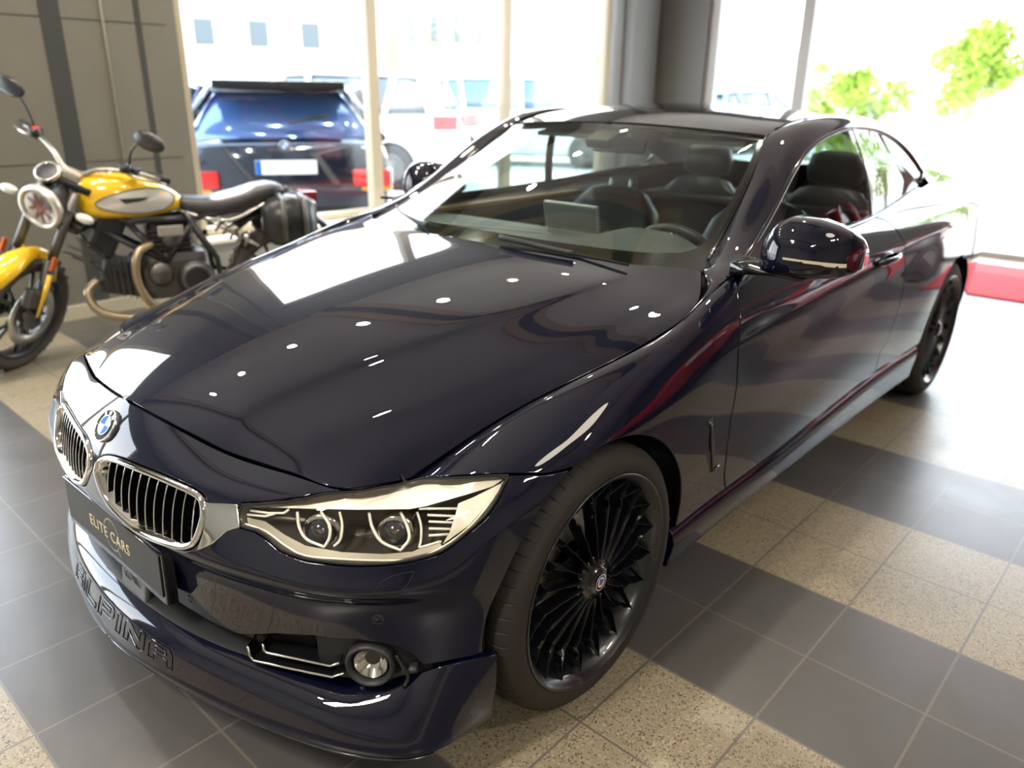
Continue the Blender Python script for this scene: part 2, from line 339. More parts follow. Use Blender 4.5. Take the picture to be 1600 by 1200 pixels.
SPOIL=[
[(.655,0,.262),(.702,0,.262),(.745,0,.240),(.765,0,.19),(.772,0,.142),(.70,0,.128)],
[(.640,.245,.262),(.683,.26,.261),(.722,.275,.238),(.734,.28,.19),(.732,.28,.138),(.65,.26,.126)],
[(.59,.435,.258),(.63,.45,.254),(.669,.463,.232),(.682,.47,.185),(.680,.475,.132),(.60,.45,.122)],
[(.55,.57,.255),(.582,.59,.246),(.615,.615,.222),(.628,.628,.18),(.622,.635,.130),(.55,.59,.120)],
[(.515,.66,.25),(.538,.68,.243),(.565,.705,.219),(.578,.72,.18),(.573,.728,.130),(.51,.68,.120)],
[(.46,.755,.285),(.475,.767,.265),(.500,.782,.222),(.514,.795,.18),(.514,.802,.130),(.45,.75,.120)],
[(.43,.808,.315),(.435,.815,.285),(.44,.826,.227),(.442,.832,.18),(.444,.832,.132),(.42,.78,.122)],
[(.335,.868,.318),(.335,.868,.285),(.335,.866,.228),(.335,.856,.18),(.335,.850,.136),(.335,.80,.126)],
]
UV={
'HL':[(2.535,2.264),(2.884,2.113),(3.379,1.719),(3.971,0.44),(5.026,0.0),(5.951,0.276),(6.268,1.514),(6.715,2.09),(7.12,2.457),(7.009,2.657),(6.801,2.982),(6.573,3.246),(6.168,3.542),(5.819,3.791),(5.505,3.868),(5.232,3.913),(4.931,3.936),(4.627,3.924),(4.329,3.901),(4.007,3.857),(3.784,3.847),(3.601,3.799),(3.307,3.667),(3.071,3.372),(2.839,3.147),(2.606,3.073),(2.514,2.586)],
'KID':[(0.041,2.959),(0.08,2.516),(0.211,2.236),(0.422,2.092),(0.836,2.041),(1.274,2.028),(1.672,2.08),(1.88,2.19),(1.983,2.396),(2.041,2.762),(2.035,3.172),(1.956,3.903),(1.863,4.315),(1.696,4.631),(1.452,4.816),(1.135,4.961),(0.83,4.928),(0.591,4.594),(0.343,4.153),(0.174,3.591)],
'BR':[(1.988,2.437),(2.217,2.354),(2.474,2.306),(2.606,3.073),(2.414,3.27),(2.183,3.893),(1.954,4.355),(2.027,3.515),(2.048,2.869)],
'INT':[(1.645,7.0),(1.969,7.0),(2.275,7.0),(2.961,6.775),(3.618,6.641),(4.394,6.588),(4.788,6.633),(4.989,6.686),(5.221,6.838),(5.361,7.0),(5.443,7.0)],
'FG':[(7.12,2.457),(7.596,2.902),(8.163,3.531)],
'DF':[(12.053,1.057),(11.959,2.266),(11.897,3.173),(11.937,4.409),(11.856,5.016),(11.862,5.668),(11.948,6.372),(12.097,7.0)],
'DR':[(15.372,1.295),(15.532,2.439),(15.627,3.53),(15.793,4.346),(15.745,4.974),(15.601,5.571),(15.374,6.061),(15.416,6.926)],
'sensor':[(1.398,7.0),(4.761,6.185)],
'washer':[(4.79,4.895),(4.937,4.365),(5.304,4.2),(5.36,4.287),(5.21,4.759),(5.099,5.007)],
'vent':[(11.218,4.906),(11.312,4.962),(11.54,5.968),(11.764,6.015),(11.503,6.106),(11.182,5.239)],
'fog':[(4.646,6.919)],
'handle':[(14.751,3.012),(15.658,3.225)],
'creaseB':[(1.565,6.266),(2.205,5.971),(3.157,5.349),(4.049,4.836),(4.764,4.776),(5.303,4.637),(5.885,4.32)],
'ARF':[(6.427,7.0),(6.433,6.786),(6.461,6.55),(6.512,6.291),(6.587,5.986),(6.682,5.592),(6.778,5.162),(6.871,4.816),(6.97,4.544),(7.079,4.313),(7.197,4.109),(7.325,3.922),(7.463,3.748),(7.613,3.586),(7.775,3.444),(7.954,3.333),(8.154,3.274),(8.37,3.28),(8.589,3.343),(8.796,3.442),(8.984,3.553),(9.152,3.663),(9.305,3.772),(9.448,3.882),(9.583,3.993),(9.712,4.104),(9.835,4.218),(9.953,4.337),(10.066,4.463),(10.174,4.598),(10.275,4.743),(10.369,4.9),(10.454,5.073),(10.53,5.265),(10.596,5.474),(10.652,5.696),(10.697,5.93),(10.731,6.175),(10.754,6.429),(10.765,6.691),(10.765,6.957)],
'ARR':[(17.005,6.979),(17.011,6.717),(17.023,6.468),(17.04,6.241),(17.063,6.039),(17.092,5.859),(17.126,5.697),(17.165,5.549),(17.21,5.415),(17.259,5.291),(17.313,5.178),(17.371,5.075),(17.433,4.983),(17.498,4.9),(17.567,4.829),(17.64,4.768),(17.714,4.718),(17.792,4.68),(17.872,4.654),(17.953,4.641),(18.036,4.64),(18.12,4.652),(18.205,4.677),(18.289,4.713),(18.372,4.761),(18.453,4.819),(18.532,4.888),(18.607,4.965),(18.678,5.051),(18.745,5.145),(18.808,5.247),(18.865,5.357),(18.918,5.474),(18.966,5.599),(19.008,5.734),(19.045,5.88),(19.077,6.04),(19.103,6.216),(19.123,6.409),(19.137,6.619),(19.144,6.84)],
}
# ---------------------------------------------------------------- panels cut from the surfaces
def inpoly(P, poly):
    x, y = P[:, 0], P[:, 1]; c = np.zeros(len(P), bool); n = len(poly)
    for i in range(n):
        x1, y1 = poly[i]; x2, y2 = poly[i-1]
        if y1 == y2: continue
        m = ((y1 > y) != (y2 > y)) & (x < (x2-x1)*(y-y1)/(y2-y1)+x1); c ^= m
    return c
def dens(poly, S, step, closed=True):
    out = []; n = len(poly)
    for i in range(n if closed else n-1):
        a = np.array(poly[i], float); b = np.array(poly[(i+1) % n], float)
        k = max(1, int(math.ceil(np.linalg.norm((b-a)*S)/step)))
        for j in range(k): out.append(tuple(a+(b-a)*j/k))
    if not closed: out.append(tuple(poly[-1]))
    return out
def csmooth(poly, n=4):
    return [(q.x, q.y) for q in smoothpath([(a, b, 0) for a, b in poly], n)]
def panel(sf, outline, holes=(), step=.028, S=(.2, .09), gap=.0018, r=.003, depth=.016, noflange=None, lift=0.0, flip=False):
    S = np.array(S, float); loops = [outline]+list(holes); allp = []; edges = []; rings = []
    for L in loops:
        D = dens(L, S, step); b = len(allp); allp += D; edges += [(b+i, b+(i+1) % len(D)) for i in range(len(D))]; rings.append((b, len(D)))
    A = np.array(allp); lo, hi = A.min(0), A.max(0)
    du, dv = step/S[0], step/S[1]
    gu, gv = np.meshgrid(np.arange(lo[0]+du/2, hi[0], du), np.arange(lo[1]+dv/2, hi[1], dv), indexing='ij')
    G = np.stack([gu.ravel(), gv.ravel()], 1); keep = inpoly(G, np.array(outline))
    for H in holes: keep &= ~inpoly(G, np.array(H))
    G = G[keep]
    if len(G):
        d = np.min(np.linalg.norm((G[:, None]-A[None])*S, axis=2), 1) if len(G)*len(A) < 4e7 else None
        if d is not None: G = G[d > step*.45]
    V = np.concatenate([A, G]) if len(G) else A
    res = delaunay_2d_cdt([Vector((q[0]*S[0], q[1]*S[1])) for q in V], edges, [], 0, 1e-7)
    vs = np.array([(q.x/S[0], q.y/S[1]) for q in res[0]]); orig = res[3]
    tri = np.array([t for t in res[2] if len(t) == 3]); cen = vs[tri].mean(1)
    k = inpoly(cen, np.array(allp[:rings[0][1]]))
    for (b, n) in rings[1:]: k &= ~inpoly(cen, np.array(allp[b:b+n]))
    tri = tri[k]
    P, N = sf.ev(vs[:, 0], vs[:, 1], True)
    # orient normals outwards: away from the car's middle axis
    ref = P-np.array([-1.4, 0, .35]); sg = np.sign((N*ref).sum(1).sum()) or 1
    N = N*sg
    if flip: N = -N
    P = P+N*lift
    remap = {}
    for i, o in enumerate(orig):
        for q in o: remap[q] = i
    fn = np.cross(P[tri[:, 1]]-P[tri[:, 0]], P[tri[:, 2]]-P[tri[:, 0]]); bad = (fn*N[tri[:, 0]]).sum(1) < 0
    tri[bad] = tri[bad][:, ::-1]
    P = P.copy(); mb = MB(); extraV = []; extraN = []; extraF = []; base = len(P)
    for li, (b, n) in enumerate(rings):
        ids = [remap[b+i] for i in range(n)]; L = P[ids].copy(); NN = N[ids]
        t = np.roll(L, -1, 0)-np.roll(L, 1, 0); t /= np.linalg.norm(t, axis=1)[:, None]+1e-12
        w = np.cross(NN, t); w /= np.linalg.norm(w, axis=1)[:, None]+1e-12       # in-plane, sign to be fixed
        # use triangles: average third vertex direction
        s_ = 0.0; idset = {k_: j for j, k_ in enumerate(ids)}
        on = np.zeros(len(P), bool); on[ids] = True
        m2 = on[tri].sum(1) == 2
        for T in tri[m2][:60]:
            e = [x for x in T if on[x]]; z = [x for x in T if not on[x]][0]; j = idset[e[0]]; s_ += float(np.dot(P[z]-(P[e[0]]+P[e[1]])/2, w[j]))
        if s_ < 0: w = -w
        free = np.array([bool(noflange and noflange(V[b+i])) for i in range(n)])
        g = np.where(free, 0.0, gap+r)
        P[ids] = L+w*g[:, None]
        prof = [(gap+.35*r, .25*r, .6), (gap, r, 1.0), (gap, depth, 1.0)]
        prev = ids
        for (a, dz, bl) in prof:
            gg = np.where(free, 0.0, a); X = L+w*gg[:, None]-NN*np.where(free, 0, dz)[:, None]; nn = NN*(1-bl)-w*bl; nn /= np.linalg.norm(nn, axis=1)[:, None]+1e-9
            cur = [base+len(extraV)+i for i in range(n)]; extraV += list(X); extraN += list(nn)
            for i in range(n):
                j = (i+1) % n
                if free[i] and free[j]: continue
                extraF.append((prev[i], prev[j], cur[j], cur[i]))
            prev = cur
    allV = np.concatenate([P, np.array(extraV)]) if extraV else P; allN = np.concatenate([N, np.array(extraN)]) if extraN else N
    F = [tuple(int(x) for x in T) for T in tri]
    for q in extraF:
        fnn = np.cross(allV[q[1]]-allV[q[0]], allV[q[3]]-allV[q[0]])
        if np.dot(fnn, allN[q[2]]) < 0: q = q[::-1]
        F.append(tuple(int(x) for x in q))
    mb.add(allV, F, allN); return mb
def both(mb, name, material, parent, label=None):
    """left and mirrored right part"""
    a = mb.build(name, material, parent); b = mb.mirror().build(name, material, parent); return a, b
def whole(mb, name, material, parent):
    m = MB(); m.join(mb); m.join(mb.mirror()); return m.build(name, material, parent)

SB = Surf(BELT, sym=True, symend=True); SH = Surf(HOOD, symv=True); SW = Surf(WSH, symv=True); SR = Surf(ROOF, symv=True); SA = Surf(RAIL); SS = Surf(SPOIL, sym=True)
car = empty('coupe', (0, 0, 0), label='glossy dark navy two-door coupe with black multi-spoke wheels standing on the tiled floor', cat='car')
U = UV; PAINT = M_['paint']
yc = lambda q: abs(q[0]) < 1e-6
ycv = lambda q: abs(q[1]) < 1e-6
HLo = U['HL']; HLtop = HLo[:9]; HLbot = HLo[8:]           # inner top .. tip ; tip .. inner bottom
# arch points: split the front arch where the bumper meets the fender
AR = U['ARF']; gp = U['FG'][-1]; ksp = min(range(len(AR)), key=lambda i: (AR[i][0]-gp[0])**2+(AR[i][1]-gp[1])**2)
bump = [(0, 0), (1, 0), (2, 0), (3, 0), (3.7, 0), HLo[4-1]]
bump = [(0, 0), (1.0, 0), (2.0, 0), (3.0, 0), (3.9, 0)]+[HLo[3], HLo[2], HLo[1], HLo[0], HLo[26], HLo[25]]+[HLo[i] for i in range(24, 8, -1)]+[HLo[8]]
bump += [U['FG'][1]]+[AR[i] for i in range(ksp, -1, -1)]+[(6.0, 7)]+[U['INT'][i] for i in range(len(U['INT'])-1, -1, -1)]+[(.8, 7), (0, 7)]
both_b = panel(SB, bump, [csmooth(U['KID']+[U['KID'][0]], 3)[:-1]], noflange=yc, S=(.16, .09), step=.02)
bumper = whole(both_b, 'front_bumper', PAINT, car)
fend = [(6.0, 0.0), HLo[5], HLo[6], HLo[7], HLo[8], U['FG'][1]]+[AR[i] for i in range(ksp, len(AR))]+[(10.9, 7)]+[U['DF'][i] for i in range(7, -1, -1)]+[(12.2, 0)]
both(panel(SB, fend, S=(.2, .09), step=.022), 'fender', PAINT, car)
door = [(12.2, 0)]+U['DF']+[(13, 7), (14, 7), (15, 7)]+[U['DR'][i] for i in range(7, -1, -1)]+[(15.1, 0)]
drs = both(panel(SB, door, S=(.38, .09), step=.03), 'door', PAINT, car)
RA = U['ARR']
quart = [(15.1, 0)]+U['DR']+[(16, 7), (16.7, 7)]+[RA[i] for i in range(len(RA)-1, -1, -1)][::-1][::1]
quart = [(15.1, 0)]+U['DR']+[(16.2, 7)]
ra = RA if RA[0][0] < RA[-1][0] else RA[::-1]
quart += [(ra[0][0], 7)]+ra+[(ra[-1][0], 7), (21, 7), (23, 7), (23, 0)]
def yce(q): return abs(q[0]-23) < 1e-6
whole(panel(SB, quart, S=(.33, .09), step=.035, noflange=yce), 'rear_quarter_and_tail', PAINT, car)
# hood
hood_o = [(0, 0)]+[(0, v) for v in (1, 2, 3, 4, 5, 6, 7)]+[(u, 7) for u in range(1, 8)]+[(7, v) for v in (6, 5, 4, 3, 2, 1, 0)]
hood = whole(panel(SH, hood_o, S=(.16, .12), step=.022, noflange=ycv), 'hood', PAINT, car)
# roof, rails
whole(panel(SR, [(0, 0), (0, 4), (5, 4), (5, 0)], S=(.27, .15), step=.03, noflange=ycv), 'roof', PAINT, car)
both(panel(SA, [(0, 0), (0, 3), (11, 3), (11, 0)], S=(.23, .045), step=.018, gap=.001), 'roof_rail', PAINT, car)
# cowl piece between hood corner, pillar foot and fender is closed by the scuttle
sc = MB(); sc.loft([[(np.interp(abs(y), (0, .25, .5, .6, .70), (-.41, -.435, -.525, -.575, -.66)), y, np.interp(abs(y), (0, .25, .5, .7), (.945, .94, .927, .905))), (-.72, y, .905), (-.75, y, .80), (-.60, y, .80)] for y in np.linspace(-.69, .69, 15)]); sc.build('scuttle_panel', M_['black_plastic'], car)
# shoulder foot between hood corner, rail and fender
FOOT = []
for A_, B_ in (((-.405, .809, .856), (-.41, .814, .858)), ((-.53, .791, .888), (-.52, .808, .888)), ((-.605, .764, .911), (-.60, .801, .911)), ((-.658, .722, .930), (-.67, .798, .927)), ((-.70, .706, .938), (-.74, .796, .943)), ((-.76, .690, .952), (-.80, .786, .962))):
    A_ = np.array(A_); B_ = np.array(B_); FOOT.append([A_, A_*.67+B_*.33+np.array([0, 0, .006]), A_*.33+B_*.67+np.array([0, 0, .006]), B_])
both(panel(Surf(FOOT), [(0, 0), (0, 3), (5, 3), (5, 0)], S=(.08, .03), step=.012, gap=.0005, r=.001, depth=.01), 'fender_shoulder', PAINT, car)
# ---- windscreen
whole(panel(SW, [(0, 0), (0, 4), (4, 4), (4, 0)], S=(.24, .17), step=.04, noflange=ycv, gap=.001, r=.001, depth=.004, lift=.001), 'windscreen', M_['glass'], car)
wb = MB()       # black ceramic band round the glass, on the inside
def band(sf, loop_out, loop_in, lift):
    m = MB(); n = len(loop_out); Po, No = sf.ev([q[0] for q in loop_out], [q[1] for q in loop_out], True); Pi, Ni = sf.ev([q[0] for q in loop_in], [q[1] for q in loop_in], True)
    sgn = 1 if No[0][2] > 0 else -1
    Po = Po+No*sgn*lift; Pi = Pi+Ni*sgn*lift
    m.add(list(Po)+list(Pi), [(i, i+1, n+i+1, n+i) for i in range(n-1)]); return m
lo = [(0, v) for v in np.linspace(0, 4, 17)]+[(u, 4) for u in np.linspace(.1, 4, 24)]+[(4, v) for v in np.linspace(3.9, 0, 16)]
li = []
for (u, v) in lo:
    if u == 0 or (u < .5 and v == 4): pass
    uu = min(max(u, .36+.10*(v/4)**3*3), 3.86); vv = min(v, 3.72)
    # rounded lower corner
    if uu < 1.1 and vv > 2.9:
        cu, cv = 1.1, 3.05; 
        d = math.hypot((uu-cu)/.6, (vv-cv)/.67)
        if d > 1: uu = cu+(uu-cu)/d; vv = cv+(vv-cv)/d
    li.append((uu, vv))
whole(band(SW, lo, li, -.004), 'windscreen_frit_band', M_['black_gloss'], car)
# ---- side glass
def bez(cols):
    return Surf(cols)
def belt_at(x):
    xs = np.linspace(11.0, 20.0, 400); P = SB.ev(xs, np.zeros(400)); i = int(np.argmin(abs(P[:, 0]-x))); return P[i]
def rail_at(x):
    us = np.linspace(0, 11, 600); P = SA.ev(us, np.full(600, 3.0)); i = int(np.argmin(abs(P[:, 0]-x))); return P[i]
pairs = [(-.79, -.76), (-.90, -.88), (-1.05, -1.05), (-1.2, -1.2), (-1.36, -1.36), (-1.55, -1.54), (-1.75, -1.75), (-2.0, -2.03), (-2.25, -2.32), (-2.45, -2.52), (-2.58, -2.68)]
cols = []
for xb, xt in pairs:
    a = belt_at(xb)+np.array([0, -.006, .0]); b = rail_at(xt)+np.array([0, -.004, 0]); c = []
    for t in (0, .33, .67, 1):
        q = a*(1-t)+b*t; q = q+np.array([0, .014*4*t*(1-t)*min(1, (b[2]-a[2])/.3), 0]); c.append(q)
    cols.append(c)
SG = Surf(cols)
gl = [(0.35, 0), (10, 0), (10, 3), (.35, 3)]
both(panel(SG, [(.0, 0), (6.22, 0), (5.92, 3), (0, 3)], S=(.17, .1), step=.03, gap=.001, r=.001, depth=.004), 'door_window', M_['glass_side'], car)
both(panel(SG, [(6.42, 0), (10, 0), (10, 3), (6.08, 3)], S=(.2, .08), step=.03, gap=.001, r=.001, depth=.004), 'quarter_window', M_['glass_side'], car)
bpm = panel(SG, [(6.22, 0), (6.42, 0), (6.08, 3), (5.92, 3)], S=(.2, .1), step=.02, gap=0, r=.001, depth=.01, lift=.002); both(bpm, 'window_pillar', M_['black_gloss'], car)
def onsurf(sf, uvs, lift=0.0, ref=(-1.4, 0, .35)):
    u = [q[0] for q in uvs]; v = [q[1] for q in uvs]; P, N = sf.ev(u, v, True); s_ = np.sign(((P-np.array(ref))*N).sum()); return P+N*s_*lift, N*s_
tp, _ = onsurf(SG, [(u, 3) for u in np.linspace(0, 10, 60)], .004); bt, _ = onsurf(SG, [(u, 0) for u in np.linspace(0, 10, 60)], .004)
m = MB().tube([tuple(q) for q in tp]+[tuple(tp[-1]*.3+bt[-1]*.7)], .007, 8); both(m, 'window_trim', M_['black_gloss'], car)
m = MB().tube([tuple(q+np.array([0, .004, 0])) for q in bt], .006, 8); both(m, 'belt_moulding', M_['dark_chrome'], car)
m = MB().tube([tuple(q+np.array([0, -.002, -.010])) for q in tp[6:]], .0025, 6); both(m, 'window_seal', M_['satin'], car)
# black triangle at the mirror foot
P0 = belt_at(-.66)+np.array([0, .002, .004]); P1 = belt_at(-.86)+np.array([0, .003, .004]); P2 = rail_at(-.90)+np.array([0, .006, 0]); P3 = rail_at(-.74)
tri_ = MB().add([P0, P1, P2, P3, P0-np.array([0, .02, 0]), P1-np.array([0, .02, 0]), P2-np.array([0, .02, 0]), P3-np.array([0, .02, 0])], [(0, 1, 2, 3), (7, 6, 5, 4), (0, 4, 5, 1), (1, 5, 6, 2), (2, 6, 7, 3), (3, 7, 4, 0)], smooth=False)
both(tri_, 'mirror_mount', M_['black_gloss'], car)
# ---- rear window and deck (behind the roof)
REARW = [[(-2.55, 0, 1.270), (-2.53, .25, 1.258), (-2.51, .54, 1.222)], [(-2.78, 0, 1.18), (-2.77, .25, 1.165), (-2.78, .53, 1.145)], [(-3.0, 0, 1.075), (-3.0, .25, 1.065), (-2.97, .52, 1.06)], [(-3.13, 0, 1.03), (-3.12, .25, 1.028), (-3.08, .515, 1.04)]]
SRW = Surf(REARW, symv=True); whole(panel(SRW, [(0, 0), (0, 2), (3, 2), (3, 0)], S=(.22, .26), step=.05, noflange=ycv, gap=.001, depth=.004), 'rear_window', M_['glass_side'], car)
DECK = [[(-3.12, 0, 1.030), (-3.11, .3, 1.028), (-3.08, .52, 1.035), (-3.10, .665, 1.004)], [(-3.4, 0, 1.035), (-3.4, .3, 1.028), (-3.42, .5, 1.016), (-3.44, .60, 1.002)], [(-3.75, 0, 1.032), (-3.74, .26, 1.022), (-3.70, .42, 1.015), (-3.66, .50, 1.008)]]
SD = Surf(DECK, symv=True); whole(panel(SD, [(0, 0), (0, 3), (2, 3), (2, 0)], S=(.32, .2), step=.05, noflange=ycv), 'boot_lid', PAINT, car)
# ---- sill skirts
SK = []
for x, yt in ((-.345, .874), (-.6, .868), (-1.0, .868), (-1.5, .868), (-2.0, .874), (-2.3, .882), (-2.448, .886)):
    zt = .305 if x > -1.2 else .305+.035*min(1, (-1.2-x)/.6)
    SK.append([(x, yt-.012, zt), (x, yt+.004, zt-.025), (x, yt+.004, zt-.06), (x, yt-.01, .20), (x, yt-.02, .185), (x, yt-.12, .18)])
SSK = Surf(SK); skm = panel(SSK, [(0, 0), (6, 0), (6, 5), (0, 5)], S=(.35, .04), step=.03, gap=0.0); both(skm, 'side_skirt', PAINT, car)
# ---- front spoiler
spo = [(0, 0), (7, 0), (7, 5), (0, 5)]
spm = panel(SS, spo, S=(.13, .05), step=.018, gap=0.0, noflange=yc); spoiler = whole(spm, 'front_spoiler', PAINT, car)
# thin protective edge along the lip
lp, ln = onsurf(SS, [(u, 4.0) for u in np.linspace(0, 5.6, 60)], .001); m = MB().tube([tuple(q) for q in lp], .003, 6)
whole(m, 'spoiler_edge', M_['dark_chrome'], car)
# raised outlined lettering on the spoiler face
def on_spoiler(x, y, u0, vbase, su, sv):
    return (u0+x*su, vbase-y*sv)
lw = []
def letter_path(strokes, x0, w):
    out = []
    for st in strokes: out.append([(x0+px*w, py) for px, py in st])
    return out
GLY = {'A': [[(0, 0), (0, .7), (.15, 1), (.85, 1), (1, .7), (1, 0), (.78, 0), (.78, .35), (.22, .35), (.22, 0), (0, 0)], [(.24, .58), (.76, .58), (.7, .8), (.3, .8), (.24, .58)]],
       'L': [[(0, 1), (.22, 1), (.22, .25), (1, .25), (1, 0), (.1, 0), (0, .1), (0, 1)]],
       'P': [[(0, 0), (0, 1), (.9, 1), (1, .85), (1, .5), (.9, .35), (.22, .35), (.22, 0), (0, 0)], [(.24, .58), (.76, .58), (.76, .8), (.24, .8), (.24, .58)]],
       'I': [[(0, 0), (0, 1), (1, 1), (1, 0), (0, 0)]],
       'N': [[(0, 0), (0, .9), (.1, 1), (.3, 1), (.78, .4), (.78, 1), (1, 1), (1, .1), (.9, 0), (.7, 0), (.22, .6), (.22, 0), (0, 0)]]}
word = 'ALPINA'; widths = {'A': 1, 'L': .9, 'P': 1, 'I': .22, 'N': 1}
tot = sum(widths[c] for c in word)+.22*5; half = .262; pos = 0; m = MB()
us_, vs_ = np.linspace(0, 2.2, 200), None
Pc = SS.ev(us_, np.full(200, 2.5)); 
def u_of_y(y): return float(np.interp(abs(y), Pc[:, 1], us_))
for c in word:
    w = widths[c]
    for st in GLY[c]:
        pts = []
        for i in range(len(st)-1):
            for k in range(4):
                t = k/4; pts.append((st[i][0]*(1-t)+st[i+1][0]*t, st[i][1]*(1-t)+st[i+1][1]*t))
        pts.append(st[-1]); P = []
        for px, py in pts:
            yy = half*(2*(pos+px*w)/tot-1); u = u_of_y(yy); v = 3.12-py*.80
            q, n_ = onsurf(SS, [(u, v)], .0012); q = q[0]; P.append((q[0], math.copysign(q[1], yy), q[2]))
        m.tube(P, .0011, 5, caps=True)
    pos += w+.22
m.build('spoiler_lettering', M_['dark_chrome'], spoiler)
# ---- lower intake floor/back wall and grille
ib = MB()
secs = []
for k in range(25):
    u = 5.6*k/24
    P = SB.ev(min(u, 5.6), 6.3)[0]; P[2] = 0
    t = np.array([P[0]+.3, P[1]*.9, 0]); t = t/np.linalg.norm(t); Q = P-t*.055
    secs.append([(Q[0], Q[1], .44), (Q[0]-.02, Q[1]-.01, .34), (Q[0]-.02, Q[1]-.01, .24)])
ib.loft(secs, closed_sec=False); whole(ib, 'intake_backing', M_['black_plastic'], car)
# black splitter blade running through the slot
bl = MB(); pts = []
for k in range(30):
    u = 5.15*k/29; P, N = SS.ev(u, .15, True); q = P[0]+np.array([0, 0, .022-.004*k/29]); pts.append(tuple(q))
bl.tube(pts, .009, 8, flat=1.6); whole(bl, 'intake_blade', M_['black_plastic'], car)
slotm = panel(SS, [(0, 0), (3.4, 0), (3.0, .55), (2.4, .95), (1.6, 1.15), (.8, 1.22), (0, 1.25)], S=(.13, .05), step=.018, gap=0, r=.001, depth=.002, noflange=yc, lift=.0015); whole(slotm, 'intake_floor', M_['black_plastic'], car)
# radar sensor square behind the slot below the plate
rs = MB().box((.700, .035, .290), (.014, .125, .085), Euler((0, math.radians(-8), 0)).to_matrix(), .006); radar = rs.build('radar_sensor', M_['grey_plastic'], car)
m = MB()
for r_ in (.010, .019, .028, .037): m.lathe([(r_, 0), (r_+.0012, .0012), (r_+.0024, 0)], 32, frame((.7075, .035, .290), (0, 1, 0), (1, 0, -.14)))
m.build('sensor_rings', M_['black_plastic'], radar)
